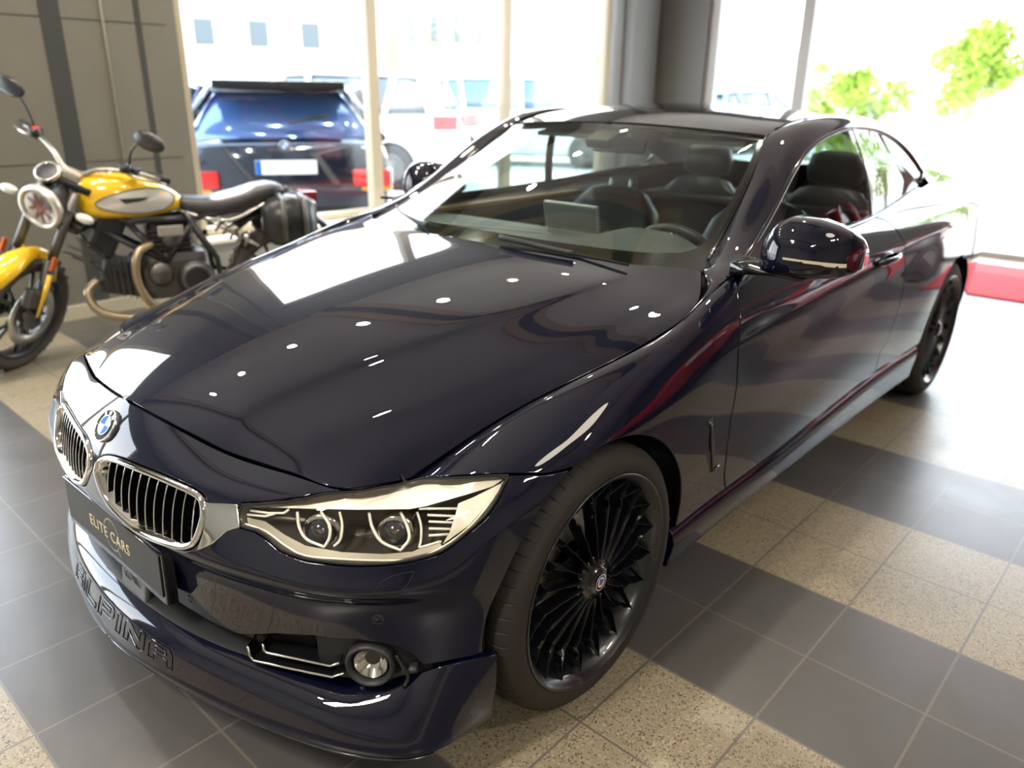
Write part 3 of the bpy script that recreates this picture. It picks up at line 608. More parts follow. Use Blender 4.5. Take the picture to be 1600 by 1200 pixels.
# parking sensors, washer flap, crease seams
for (u, v) in [(1.43, 6.75), U['sensor'][1]]:
    P, N = onsurf(SB, [(u, v)], .0004); M = frame(P[0], (0, 0, 1), N[0]); m = MB().lathe([(.0, .0004), (.0092, .0004), (.0095, -.001)], 24, M); m2 = MB().lathe([(.0095, .0), (.0105, .0008), (.0115, .0)], 24, M)
    both(m, 'parking_sensor', PAINT, car); both(m2, 'sensor_ring', M_['dark_chrome'], car)
P, N = onsurf(SB, csmooth(U['washer']+[U['washer'][0]], 3), .0003); m = MB().tube([tuple(q) for q in P[:-1]], .0011, 5, closed=True); both(m, 'washer_flap_seam', M_['dark'], car)
BK={
'brow':[(0.618,0.4502,0.6171),(0.5753,0.5344,0.6335),(0.5001,0.608,0.6499),(0.4194,0.6347,0.6404),(0.3738,0.6636,0.6446),(0.3451,0.7235,0.6653),(0.3023,0.7791,0.6731),(0.2628,0.8131,0.6702),(0.2876,0.8085,0.6625),(0.3288,0.7874,0.6555),(0.3666,0.7637,0.6477),(0.4032,0.7395,0.6395),(0.4275,0.7207,0.636),(0.4974,0.6531,0.6375),(0.5779,0.5377,0.6295)],
'r1a':[(0.5628,0.5457,0.6178),(0.5724,0.5632,0.5949),(0.572,0.5856,0.5771),(0.5571,0.6195,0.5676)],
'r1b':[(0.5571,0.6195,0.5676),(0.5456,0.6219,0.5847),(0.5376,0.6132,0.6044),(0.5368,0.5874,0.6233)],
'r1c':[(0.5149,0.6171,0.6257),(0.5221,0.6328,0.6056),(0.5336,0.6398,0.5826),(0.5455,0.6343,0.5701)],
'r2a':[(0.4769,0.6592,0.6249),(0.4842,0.6763,0.6025),(0.4814,0.6999,0.5785),(0.4616,0.73,0.5639)],
'r2b':[(0.4616,0.73,0.5639),(0.4429,0.7335,0.5809),(0.4361,0.723,0.6004),(0.4333,0.7005,0.6241)],
'r2c':[(0.4105,0.7231,0.6234),(0.416,0.7393,0.6025),(0.4257,0.7492,0.5797),(0.4338,0.752,0.5661)],
'ball':[(0.5358,0.5835,0.5856),(0.4398,0.6926,0.5852)],
'low':[(0.6341,0.4575,0.5887),(0.6177,0.5154,0.5867),(0.6066,0.5659,0.5703),(0.5927,0.6052,0.5597),(0.5517,0.6676,0.5594),(0.5,0.7266,0.558),(0.4557,0.7654,0.5583),(0.4099,0.7912,0.5734),(0.3621,0.8111,0.5997),(0.3149,0.8206,0.6343),(0.2661,0.8179,0.6675)],
'low2':[(0.6247,0.4475,0.5951),(0.6073,0.5006,0.5975),(0.5966,0.5525,0.5828),(0.582,0.5954,0.5717),(0.5437,0.6576,0.5667),(0.4919,0.7172,0.5641),(0.4508,0.7528,0.5659),(0.4059,0.7783,0.5816)],
'side':[(0.3547,0.7798,0.6406),(0.3267,0.794,0.6487),(0.268,0.8145,0.6642),(0.3068,0.8181,0.637),(0.3544,0.8087,0.6039),(0.3927,0.7929,0.5832),(0.4048,0.7877,0.5766),(0.3872,0.7893,0.5962),(0.3667,0.7846,0.625)],
'fins':[[(0.4108,0.7293,0.633),(0.3566,0.7815,0.6308)],[(0.4049,0.7462,0.6232),(0.3643,0.7856,0.6187)],[(0.4081,0.7529,0.6131),(0.3706,0.7883,0.6084)],[(0.4131,0.758,0.6019),(0.3785,0.7892,0.598)],[(0.4179,0.7628,0.5905),(0.3883,0.7867,0.59)],[(0.4393,0.7585,0.5715),(0.4029,0.7822,0.5791)]],
'finl':[[(0.6136,0.4598,0.6083),(0.5982,0.4999,0.6119),(0.5829,0.5304,0.6175),(0.5745,0.5362,0.6247)],[(0.6223,0.4489,0.599),(0.6037,0.4962,0.6056),(0.5924,0.5135,0.6134)]],
'ch1':[(0.6368,0.4415,0.2935),(0.6362,0.4436,0.271),(0.6336,0.4524,0.261),(0.603,0.5436,0.2744),(0.5638,0.633,0.2806),(0.5508,0.6553,0.2951)],
'ch2':[(0.6216,0.4777,0.3108),(0.6214,0.4783,0.2955),(0.6189,0.4857,0.2907),(0.5938,0.5567,0.3007),(0.5624,0.6273,0.3038),(0.5524,0.6449,0.3157)],
'fogbr':[(0.4865,0.7366,0.3429),(0.4773,0.7457,0.3156),(0.4706,0.7521,0.2878),(0.4768,0.7462,0.2625),(0.4863,0.7368,0.2501)],
'fogc':[(0.5233,0.6979,0.3136),(0.5537,0.6545,0.3108),(0.4896,0.7363,0.3099),(0.5219,0.6997,0.3578),(0.5247,0.696,0.2686)],
'fogl':[(0.4916,0.6894,0.2903)],
'wipn':[(-0.4184,0.173,0.9759),(-0.4272,0.266,0.9682),(-0.441,0.3461,0.9607),(-0.4592,0.42,0.954)],
'wipf':[(-0.6279,-0.5392,0.965),(-0.5831,-0.4166,0.955),(-0.4317,-0.1556,0.965)],
}
# ---------------------------------------------------------------- car details
V3 = lambda q: Vector(tuple(float(x) for x in q))
def offs(uvs, d):
    P, N = onsurf(SB, uvs, 0.0); return P-N*d, N
# ---- kidney grilles
kid = csmooth(U['KID']+[U['KID'][0]], 4)[:-1]
KP, KN = onsurf(SB, kid, 0.0); kc = KP.mean(0)
def kring(inset, depth):
    t = np.roll(KP, -1, 0)-np.roll(KP, 1, 0); t /= np.linalg.norm(t, axis=1)[:, None]; w = np.cross(KN, t); w *= np.sign(((kc-KP)*w).sum(1))[:, None]
    return KP+w*inset-KN*depth
m = MB(); prof = [(.000, .004), (.001, -.003), (.005, -.007), (.010, -.007), (.0145, -.002), (.016, .004), (.022, .036)]
rings = [kring(a, d) for a, d in prof]; n = len(KP)
m.loft([list(r) for r in rings], caps=False)
KF = []
def kid_parts(sign):
    o = (m if sign > 0 else m.mirror()).build('kidney_grille', M_['chrome'], car)
    # black well
    bw = MB(); r0 = kring(.020, .030); r1 = kring(.03, .11); bw.loft([list(r0), list(r1)], caps=False); bw.add(list(r1), [tuple(range(n))], smooth=False)
    (bw if sign > 0 else bw.mirror()).build('grille_well', M_['dark'], o)
    inner = np.array(kid); us = inner[:, 0]
    ic = kring(.0165, .0); iuv = []
    # inner outline in uv (shrunk)
    cen_ = inner.mean(0); sh = np.stack([cen_[0]+(inner[:, 0]-cen_[0])*.87, cen_[1]+(inner[:, 1]-cen_[1])*.86], 1)
    u0, u1 = sh[:, 0].min(), sh[:, 0].max(); K = 11
    ymin, ymax = SB.ev(u0, 3.5)[0][1], SB.ev(u1, 3.3)[0][1]
    for k in range(K):
        yk = ymin+(ymax-ymin)*(k+.75)/(K+.45); cand = np.linspace(u0, u1, 80); u = float(np.interp(yk, SB.ev(cand, np.full(80, 3.4))[:, 1], cand))
        vs_ = np.linspace(1.8, 5.2, 300); ins = inpoly(np.stack([np.full(300, u), vs_], 1), sh); vv = vs_[ins]
        if len(vv) < 5: continue
        vl = np.linspace(vv[0]-.05, vv[-1]+.05, 16); P, N = onsurf(SB, [(u, q) for q in vl], 0.0)
        f = MB(); t = .0013; secs = []
        for q, nn in zip(P, N):
            b = q-nn*.006; e = q-nn*.055; secs.append([b+np.array([0, -t, 0]), b+np.array([0, t, 0]), e+np.array([0, t, 0]), e+np.array([0, -t, 0])])
        f.loft([[V3(z) for z in s_] for s_ in secs], smooth=False); (f if sign > 0 else f.mirror()).build('grille_slat', M_['black_gloss'], o)
        g = MB().tube([tuple(q-nn*.0055) for q, nn in zip(P, N)], .0017, 6); s_o = o
        (g if sign > 0 else g.mirror()).build('slat_chrome_edge', M_['chrome'], o)
    return o
kid_parts(1); kid_parts(-1)
# chrome bridge between grille and headlamp
br = panel(SB, U['BR'], S=(.16, .09), step=.012, gap=.0, r=.002, depth=.006, lift=.0025); both(br, 'chrome_bridge', M_['chrome'], car)
# ---- roundel
def roundel(P, N, up, r, parent, name='roundel'):
    M = frame(P, np.cross(up, N), N); o = MB().lathe([(0, .0045), (r*.92, .004), (r*.93, .004)], 48, M).build(name, M_['badge_black'], parent)
    MB().lathe([(r*.92, .0035), (r*.94, .0055), (r*.985, .0055), (r, .003), (r, -.012)], 48, M).build('chrome_rim', M_['chrome'], o)
    MB().lathe([(r*.555, .0048), (r*.57, .0062), (r*.60, .0062), (r*.615, .0048)], 48, M).build('inner_ring', M_['chrome'], o)
    q = MB(); q2 = MB()
    for k in range(4): (q if k % 2 else q2).disc(r*.56, .0055, M, 12, a0=k*math.pi/2, a1=(k+1)*math.pi/2)
    q.build('blue_field', M_['blue'], o); q2.build('white_field', M_['white'], o)
    for ch, a in (('B', 128), ('M', 90), ('W', 52)):
        aa = math.radians(a); L = M @ Matrix.Translation((r*.75*math.cos(aa), r*.75*math.sin(aa), .0052)) @ Matrix.Rotation(aa-math.pi/2, 4, 'Z')
        text_mb(ch, r*.34, L, .0004, bold=.0006*r/.04).build('badge_letter', M_['white'], o)
    return o
P, N = onsurf(SB, [(0.0, 1.42)], 0); N0 = N[0]; roundel(P[0]+N0*.002, N0, np.array([0, 0, 1.0]), .0385, car)
# ---- headlights
hl = csmooth(HLo+[HLo[0]], 2)[:-1]
lensm = panel(SB, hl, S=(.16, .09), step=.016, gap=.003, r=.002, depth=.004, lift=-.001)
HP, HN = onsurf(SB, hl, 0.0); hc = HP.mean(0)
def hring(inset, d):
    t = np.roll(HP, -1, 0)-np.roll(HP, 1, 0); t /= np.linalg.norm(t, axis=1)[:, None]+1e-9; w = np.cross(HN, t); w *= np.sign(((hc-HP)*w).sum(1))[:, None]
    return HP+w*inset-HN*d
housing = MB(); hs = [hring(.001, .000), hring(.004, .003), hring(.006, .02)]; base = hring(.010, .055); base = base*.93+base.mean(0)*.07
hs.append(base); deep = base*.35+base.mean(0)*.65-HN.mean(0)*.03; hs.append(deep)
housing.loft([[V3(q) for q in r] for r in hs], caps=False); housing.add([V3(q) for q in hs[-1]], [tuple(range(len(HP)))], smooth=False)
m_hous = mat('headlamp_housing', (.12, .105, .085), .28, .6); m_cream = mat('headlamp_reflector_cream', (.86, .81, .68), .28, .30)
nt_ = m_cream.node_tree; wv = nt_.nodes.new('ShaderNodeTexWave'); wv.inputs['Scale'].default_value = 160; tcn = nt_.nodes.new('ShaderNodeTexCoord'); nt_.links.new(tcn.outputs['Object'], wv.inputs['Vector'])
bpn = nt_.nodes.new('ShaderNodeBump'); bpn.inputs['Strength'].default_value = .25; bpn.inputs['Distance'].default_value = .001; nt_.links.new(wv.outputs['Fac'], bpn.inputs['Height']); nt_.links.new(bpn.outputs[0], nt_.nodes['Principled BSDF'].inputs['Normal'])
def fanpoly(pts, thick, nrm):
    P = [V3(q) for q in pts]; n = len(P); N = Vector(nrm).normalized()*thick; mb = MB(); mb.add(P+[q-N for q in P], [tuple(range(n)), tuple(reversed(range(n, 2*n)))]+[(i, (i+1) % n, n+(i+1) % n, n+i) for i in range(n)], smooth=False)
    bm = bmesh.new(); vs = [bm.verts.new(v) for v in mb.v]; [bm.faces.new([vs[i] for i in f]) for f in mb.f]; bmesh.ops.triangulate(bm, faces=bm.faces[:]); bm.verts.index_update()
    r = MB(); r.add([v.co.copy() for v in bm.verts], [[v.index for v in f.verts] for f in bm.faces], smooth=False); bm.free(); return r
def sgn(mb, s): return mb if s > 0 else mb.mirror()
hn = tuple(HN.mean(0))
for s in (1, -1):
    h = sgn(housing, s).build('headlight', m_hous, car)
    sgn(lensm, s).build('clear_lens', M_['lens'], h)
    sgn(MB().tube([tuple(q) for q in hring(.002, .0012)], .0022, 6, closed=True), s).build('lens_seal', M_['dark'], h)
    sgn(fanpoly(BK['brow'], .004, hn), s).build('upper_reflector', m_cream, h)
    sgn(fanpoly(BK['side'], .004, hn), s).build('side_reflector', m_cream, h)
    sgn(MB().tube(smoothpath(BK['low'], 4), .0022, 6), s).build('lower_light_strip', M_['drl'], h)
    a = BK['low2']; b = BK['low'][:8]; mb = MB(); q = [V3(x) for x in a]+[V3(x)-Vector(hn)*.006 for x in b]; mb.add(q, [(i, i+1, 9+i, 8+i) for i in range(7)]); sgn(mb, s).build('lower_reflector', mat('ribbed_grey_reflector', (.42, .38, .30), .35, .7), h)
    for k in ('r1', 'r2'):
        ro = sgn(MB().tube(smoothpath(BK[k+'a'], 5)+smoothpath(BK[k+'b'], 5)[1:], .0031, 8), s).build('light_ring', M_['drl'], h)
        sgn(MB().tube(smoothpath(BK[k+'c'], 5), .0026, 8), s).build('light_ring', M_['drl'], h)
    for c in BK['ball']:
        C = V3(c)-Vector(hn)*.012; Mx = frame(C, (0, 0, 1), (.80, .60, .0))
        e = sgn(MB().lathe([(.0, .030), (.010, .029), (.018, .025), (.024, .018), (.027, .008)], 28, Mx), s).build('projector_lens', mat('projector_glass', (.03, .035, .04), .03, 0, 1), h)
        sgn(MB().lathe([(.027, .010), (.031, .014), (.037, .012), (.040, .0), (.040, -.03)], 28, Mx), s).build('projector_bezel', M_['silver'], e)
        sgn(MB().box(tuple(C+Vector((.020, .010, .012))), (.012, .030, .006)), s).build('cutoff_shield', M_['silver'], e)
    for f in BK['fins']+BK['finl']: sgn(MB().tube([tuple(q) for q in f], .0026, 6), s).build('reflector_fin', M_['drl'], h)
# ---- number plate holder
pm = Euler((0, math.radians(-2), 0)).to_matrix()
pho = MB().box((.7105, 0, .406), (.026, .528, .128), pm, .004).build('number_plate_holder', M_['black_gloss'], car)
MB().box((.7248, 0, .4135), (.003, .505, .105), pm, .001).build('plate_face', noise_rough(mat('graphite_plate', (.030, .030, .028), .5, .0, spec=.3), 5, .42, .55), pho)
Mt = frame((.7266, -.005, .409), (0, 1, 0), (1, 0, .035))
text_mb('ELITE CARS', .040, Mt, .0006, font_scale=.98, space=1.12, bold=-.0002).build('plate_lettering', M_['gold'], pho)
m = MB(); Mq = frame((.7263, .012, .414), (0, 1, 0), (1, 0, .035)); m.lathe([(.037, 0), (.037, .0004), (.042, .0004), (.042, 0)], 40, Mq); m.box(tuple(Mq @ Vector((.03, -.035, .0001))), (.0006, .007, .02), Euler((math.radians(30), 0, 0)).to_matrix()); m.build('plate_emblem', mat('grey_print', (.15, .15, .145), .5), pho)
m = MB().tube([(.7235, -.262, .468), (.7235, .262, .468)], .0016, 6); m.build('plate_top_edge', M_['dark_chrome'], pho)
# ---- fog lamp nests
FC = Vector((.527, .700, .3165)); fa = Vector((.80, .60, .0)).normalized(); Mf = frame(FC, (0, 0, 1), fa)
for s in (1, -1):
    fg = sgn(MB().lathe([(.050, -.03), (.050, .004), (.047, .010), (.0435, .010), (.040, .002), (.033, -.045)], 40, Mf), s).build('fog_lamp', M_['black_plastic'], car)
    fc2 = FC-fa*.040+Vector((-.012, .012, 0)); Mg = frame(FC-fa*.012, (0, 0, 1), fa)
    sgn(MB().lathe([(0, -.016), (.014, -.012), (.024, -.002), (.034, .010)], 28, Mg), s).build('fog_reflector', M_['silver'], fg)
    sgn(MB().lathe([(0, .014), (.016, .013), (.033, .010)], 28, Mg), s).build('fog_glass', M_['lens'], fg)
    for nm in ('ch1', 'ch2'):
        P_ = [V3(q)+Vector((.010, .004, 0)) for q in BK[nm]]; st = MB(); secs = []
        for i, q in enumerate(P_):
            secs.append([q+Vector((.002, .001, -.0035)), q+Vector((.002, .001, .0035)), q+Vector((-.03, -.02, .0045)), q+Vector((-.03, -.02, -.0045))])
        st.loft(secs, smooth=False); b_ = sgn(st, s).build('intake_blade', M_['black_gloss'], car)
        sgn(MB().tube([q+Vector((.002, .001, 0)) for q in P_], .0034, 6, flat=.8), s).build('chrome_blade_edge', M_['satin'], b_)
    sgn(MB().tube(smoothpath([V3(q)+Vector((.008, .005, 0)) for q in BK['fogbr'][:4]], 4), .0045, 8), s).build('intake_bracket', M_['black_gloss'], car)
    # nest plate behind the fog lamp
    nb = MB(); row = []
    for k in range(18):
        u = 3.6+1.95*k/17; P = SB.ev(u, 6.5)[0]; Q = SS.ev(min(7, u*1.0), 0.3)[0]; t = Vector((P[0]+.2, P[1]*.9, 0)).normalized()
        row.append([Vector((P[0], P[1], .375))-t*.02, Vector((P[0], P[1], .33))-t*.028, Vector((P[0], P[1], .262))-t*.024])
    nb.loft(row, closed_sec=False); sgn(nb, s).build('fog_lamp_surround', M_['black_plastic'], car)
# ---- side vent ornament on the fender
P_, N_ = onsurf(SB, [(11.22, 4.75), (11.30, 4.85), (11.36, 5.2), (11.45, 5.6), (11.55, 5.98)], .0015)
m = MB().tube([tuple(q) for q in P_], [.004, .0055, .005, .0045, .003], 8); P2_, _ = onsurf(SB, [(11.55, 5.98), (11.66, 5.96), (11.72, 5.94)], .0015); m.tube([tuple(q) for q in P2_], [.003, .0035, .002], 8)
both(m, 'fender_vent_blade', M_['black_gloss'], car)
P_, N_ = onsurf(SB, [(11.18, 4.72), (11.34, 4.72), (11.48, 5.3), (11.60, 5.90), (11.50, 6.0), (11.34, 5.6), (11.24, 5.1)], .0006)
both(fanpoly([tuple(q) for q in P_], .0005, (0, 1, 0)), 'fender_vent', M_['black_plastic'], car)
# ---- door handles
for s, dr in zip((1, -1), drs):
    P_, N_ = onsurf(SB, [(u, 3.02+.2*(u-14.75)) for u in np.linspace(14.72, 15.30, 9)], .0); n_ = N_.mean(0)
    hh = MB(); path = [V3(q)+V3(nn)*(.004+.026*math.sin(math.pi*min(1, max(0, (i/8))))**.6) for i, (q, nn) in enumerate(zip(P_, N_))]
    hh.tube(path, [.010, .012, .012, .012, .012, .012, .013, .014, .012], 10, flat=.6); sgn(hh, s).build('door_handle', PAINT, dr)
    rc = MB(); c = V3(P_.mean(0)); rc.sphere(tuple(c), (.075, .006, .026), 24, 10); sgn(rc, s).build('handle_recess', M_['black_gloss'], dr)
# ---- mirrors
secs = []; defs = [(.868, -.680, -.765, .970, 1.030), (.880, -.655, -.785, .955, 1.055), (.905, -.630, -.797, .950, 1.086), (.945, -.615, -.808, .950, 1.102), (1.0, -.625, -.818, .950, 1.097), (1.04, -.652, -.828, .952, 1.084), (1.070, -.690, -.836, .955, 1.066), (1.086, -.735, -.842, .960, 1.045), (1.092, -.790, -.846, .970, 1.020)]
for y, xf, xr, zb, zt in defs:
    c = []; cx, cz = (xf+xr)/2, (zb+zt)/2; a, b = (xf-xr)/2, (zt-zb)/2
    for k in range(28):
        t = 2*math.pi*k/28; ct, st = math.cos(t), math.sin(t); e = .55 if ct < 0 else .85
        zc_ = zb+(zt-zb)*.30; c.append(Vector((cx+a*math.copysign(abs(ct)**e, ct), y, zc_+((zt-zc_)*abs(st)**.85 if st > 0 else -(zc_-zb)*abs(st)**.5))))
    secs.append(c)
def section_at(y):
    ys = [d[0] for d in defs]; return [np.interp(y, ys, [d[i] for d in defs]) for i in range(1, 5)]
for s in (1, -1):
    FOLD = Matrix.Translation((-.99, -.865, 0)) @ Matrix.Rotation(math.radians(-72), 4, 'Z') @ Matrix.Translation((.70, .865, 0)) if s < 0 else Matrix.Identity(4)
    def msg(mb): return sgn(mb, s).xf(FOLD)
    mh = MB().loft(secs); mo = msg(mh).build('side_mirror', PAINT, car)
    arm = MB().loft([[Vector((-.655, .80, .930)), Vector((-.655, .80, .968)), Vector((-.735, .80, .972)), Vector((-.745, .80, .930))], [Vector((-.66, .85, .940)), Vector((-.665, .85, .970)), Vector((-.745, .85, .974)), Vector((-.755, .85, .940))], [Vector((-.655, .91, .948)), Vector((-.66, .91, .962)), Vector((-.78, .91, .962)), Vector((-.78, .91, .948))], [Vector((-.66, 1.0, .945)), Vector((-.66, 1.0, .955)), Vector((-.80, 1.0, .955)), Vector((-.80, 1.0, .945))]])
    (arm if s > 0 else arm.mirror().xf(Matrix.Translation((-.25, .02, 0)))).build('mirror_arm', M_['black_gloss'], mo)
    st = []; lo_ = []
    for y in np.linspace(.955, 1.080, 16):
        xf, xr, zb, zt = section_at(y); cx, cz = (xf+xr)/2, (zb+zt)/2; a, b = (xf-xr)/2, (zt-zb)/2
        for lst, zf in ((st, -.22), (lo_, -.42)):
            sn = -abs(zf); ang = -math.asin(min(1, abs(zf)**(1/.75))); lst.append(Vector((cx+a*math.cos(ang)**.85+.0012, y+.0015, cz+b*zf)))
    sm_ = MB(); sm_.add(st+lo_, [(i, i+1, 16+i+1, 16+i) for i in range(15)]); msg(sm_).build('indicator_strip', mat('cream_indicator', (.78, .70, .52), .15, 0, .6), mo)
    msg(MB().tube([q+Vector((.001, .001, -.002)) for q in lo_], .0015, 5)).build('mirror_seam', M_['dark'], mo)
    msg(MB().box((-.838, .975, 1.02), (.004, .13, .085), Euler((0, 0, math.radians(-6))).to_matrix(), .001)).build('mirror_glass', M_['chrome'], mo)
# ---- wipers
def wiper(pts, name='wiper'):
    P = [V3(q) for q in pts]; o = MB().tube(smoothpath([q+Vector((0, 0, .010)) for q in P], 4), [.009]*1+[.008]*(4*(len(P)-1)), 8, flat=.5).build(name, M_['black_plastic'], car)
    MB().tube([P[0]+Vector((0, 0, .004)), P[-1]+Vector((-.02, .01, .004)), P[-1]+Vector((-.04, .16, -.004))], .004, 6).build('wiper_blade', M_['dark'], o); return o
wiper([(-.4184, .173, .9759), (-.4272, .266, .9682), (-.441, .3461, .9607), (-.4592, .42, .954)])
wiper([(-.628, -.54, .972), (-.55, -.42, .966), (-.47, -.26, .968), (-.425, -.15, .972)])
# ---- inner shell, engine bay liner, wheel wells, underbody
ish = MB(); us = np.linspace(0, 23, 93); vs__ = np.linspace(0, 7, 15)
for hole in (0,):
    P = [[SB.ev(u, v, True) for v in vs__] for u in us]; idx = {}; V_ = []; F_ = []
    for i, u in enumerate(us):
        for j, v in enumerate(vs__):
            q, n_ = SB.ev(u, v, True); q = q[0]; n_ = n_[0]; ref = q-np.array([-1.4, 0, .35]); n_ = n_*np.sign(n_@ref); V_.append(q-n_*.022)
    hlp = np.array(HLo); kdp = np.array(U['KID'])
    for i in range(len(us)-1):
        for j in range(len(vs__)-1):
            a = i*15+j; c = (V_[a]+V_[a+16])/2
            if (c[0]**2+(c[2]-.33)**2) < .40**2 and c[1] > .5: continue
            if ((c[0]+2.81)**2+(c[2]-.335)**2) < .40**2: continue
            cu = np.array([[(us[i]+us[i+1])/2, (vs__[j]+vs__[j+1])/2]])
            if inpoly(cu, hlp)[0] or inpoly(cu, kdp)[0]: continue
            if cu[0, 0] < 7 and (cu[0, 1] > 1.6): continue
            F_.append((a, a+1, a+16, a+15))
    ish.add([V3(q) for q in V_], F_)
whole(ish, 'inner_shell', M_['dark'], car)
hb = MB(); gu = np.linspace(0.3, 6.8, 14); gv = np.linspace(0, 6.6, 10)
Pg = [SH.ev(u, v)[0]-np.array([.01, 0, .030]) for u in gu for v in gv]; hb.add([V3(q) for q in Pg], [(i*10+j, i*10+j+1, (i+1)*10+j+1, (i+1)*10+j) for i in range(13) for j in range(9)]); whole(hb, 'bonnet_underside', M_['dark'], car)
MB().box((-.02, 0, .40), (1.0, 1.15, .40)).build('engine_bay', M_['dark'], car)
MB().box((-1.4, 0, .165), (3.9, 1.20, .05)).build('underbody', M_['black_plastic'], car); MB().box((-1.45, 0, .20), (1.7, 1.66, .05)).build('underbody', M_['black_plastic'], car)
for cx, cz, R in ((0, .33, .372), (-2.81, .335, .376)):
    w = MB(); M0 = frame((cx, .60, cz), (1, 0, 0), (0, 1, 0)); w.lathe([(R, 0), (R, .20 if cx == 0 else .255)], 48, M0, a0=math.radians(-185), a1=math.radians(5)); w.disc(R, 0, M0, 40); both(w, 'wheel_arch_liner', M_['black_plastic'], car)
# ---- wheels
def make_wheel(cx, cz, R, wdt, side, name='wheel', youter=.888):
    """axis along y; local z = outward"""
    M = frame((cx, youter*side, cz), (1, 0, 0), (0, side, 0)); w = wdt
    o = empty(name, (cx, (youter-w/2)*side, cz), parent=car); inv = o.matrix_world.inverted(); inv = Matrix.Translation((-cx, -(youter-w/2)*side, -cz))
    RI = .262
    # tyre with cut shoulder blocks
    t = MB(); nb = 60; angs = []
    for k in range(nb):
        a = 2*math.pi*k/nb; d = 2*math.pi/nb; angs += [(a, 0), (a+d*.02, 0), (a+d*.05, 1), (a+d*.11, 1), (a+d*.14, 0), (a+d*.17, 0), (a+d*.60, 0)]
    def prof(g):
        c = .005*g
        return [(RI-.012, -.012), (RI-.002, -.006), (RI+.006, -.001), (RI+.022, .0), (RI+.038, -.004), (R-.017, -.012), (R-.008-c*.5, -.020), (R-.003-c, -.032), (R-.0005-c, -.046-.0), (R-c*.2, -.060), (R-.007, -.062), (R-.007, -.068), (R, -.070), (R, -w/2+.006), (R-.007, -w/2+.004), (R-.007, -w/2-.004), (R, -w/2-.006), (R, -w+.070), (R-.007, -w+.068), (R-.007, -w+.062), (R-c*.2, -w+.06), (R-.003-c, -w+.032), (R-.015, -w+.012), (RI+.03, -w), (RI, -w+.01)]
    vs = []; fs = []; m_ = len(prof(0)); NN = len(angs)
    for a, g in angs:
        for r, h in prof(g): vs.append(M @ Vector((r*math.cos(a), r*math.sin(a), h)))
    for i in range(NN):
        j = (i+1) % NN
        for k in range(m_-1): fs.append((i*m_+k, j*m_+k, j*m_+k+1, i*m_+k+1))
    t.add(vs, fs); t.build('tyre', M_['rubber'], o, inv)
    # rim: lip, dish and barrel
    b = MB().lathe([(RI-.010, -.030), (RI+.001, -.004), (RI+.004, -.001), (RI+.0005, .0015), (RI-.004, -.001), (RI-.009, -.010), (RI-.014, -.012), (RI-.020, -.030), (RI-.034, -.05), (RI-.040, -.12), (RI-.045, -w+.02)], 96, M)
    rim = b.build('rim', M_['rimlip'], o, inv)
    MB().lathe([(RI-.010, -.0115), (RI-.0085, -.0105), (RI-.007, -.0095)], 96, M).build('polished_edge', M_['dark_chrome'], rim, inv)
    # spokes
    K = 20
    def hub_h(r): return -.012-.016*min(1, max(0, (r-.05)/.15))+.012*max(0, (r-.18)/.07)
    for k in range(K):
        a0 = 2*math.pi*k/K; path = [(.050, 0, .0062), (.085, .000, .0050), (.125, .010, .0048), (.160, .034, .0050), (.176, .026, .0052), (.194, .092, .0050), (.212, .096, .0048), (.234, .142, .0036), (.250, .150, .0015)]
        secs = []
        for i, (r, dt, hw) in enumerate(path):
            a = a0+dt*1.0; h = hub_h(r); ca, sa = math.cos(a), math.sin(a); er = Vector((ca, sa, 0)); et = Vector((-sa, ca, 0)); c = er*r
            dp = .030 if r < .2 else .030-.018*(r-.2)/.05
            secs.append([M @ (c-et*hw*1.5+Vector((0, 0, h-dp))), M @ (c-et*hw*.55+Vector((0, 0, h-.006))), M @ (c-et*hw*.16+Vector((0, 0, h))), M @ (c+et*hw*.16+Vector((0, 0, h))), M @ (c+et*hw*.55+Vector((0, 0, h-.006))), M @ (c+et*hw*1.5+Vector((0, 0, h-dp)))])
        s_ = MB().loft(secs, smooth=False)
        # web from the tip back to the kink of the next spoke
        r1, t1 = .247, a0+.148; r2, t2 = .200, a0+2*math.pi/K-.02
        A = Vector((r1*math.cos(t1), r1*math.sin(t1), hub_h(r1))); B = Vector((r2*math.cos(t2), r2*math.sin(t2), hub_h(r2)-.014)); e = (B-A).cross(Vector((0, 0, 1))).normalized()
        sec2 = []
        for (q, hw, dp) in ((A, .0012, .012), ((A+B)/2, .003, .016), (B, .0045, .016)):
            sec2.append([M @ (q-e*hw+Vector((0, 0, -dp))), M @ (q-e*hw*.3), M @ (q+e*hw*.3), M @ (q+e*hw+Vector((0, 0, -dp)))])
        s_.loft(sec2, smooth=False); s_.build('spoke', M_['wheel'], rim, inv)
    hub = MB().lathe([(0, -.008), (.030, -.008), (.0335, -.010), (.036, -.016), (.046, -.018), (.056, -.022), (.060, -.034), (.060, -.07)], 48, M).build('hub', M_['wheel'], rim, inv)
    for k in range(20):
        a = 2*math.pi*(k+.5)/20; q = M @ Vector((.0635*math.cos(a), .0635*math.sin(a), -.022)); MB().sphere(q, .0036, 8, 6).build('rim_bolt', M_['dark_chrome'], rim, inv) if side > 0 else None
    cap = MB().lathe([(0, -.0035), (.012, -.0038), (.026, -.006), (.0315, -.0095)], 48, M).build('centre_cap', M_['black_gloss'], o, inv)
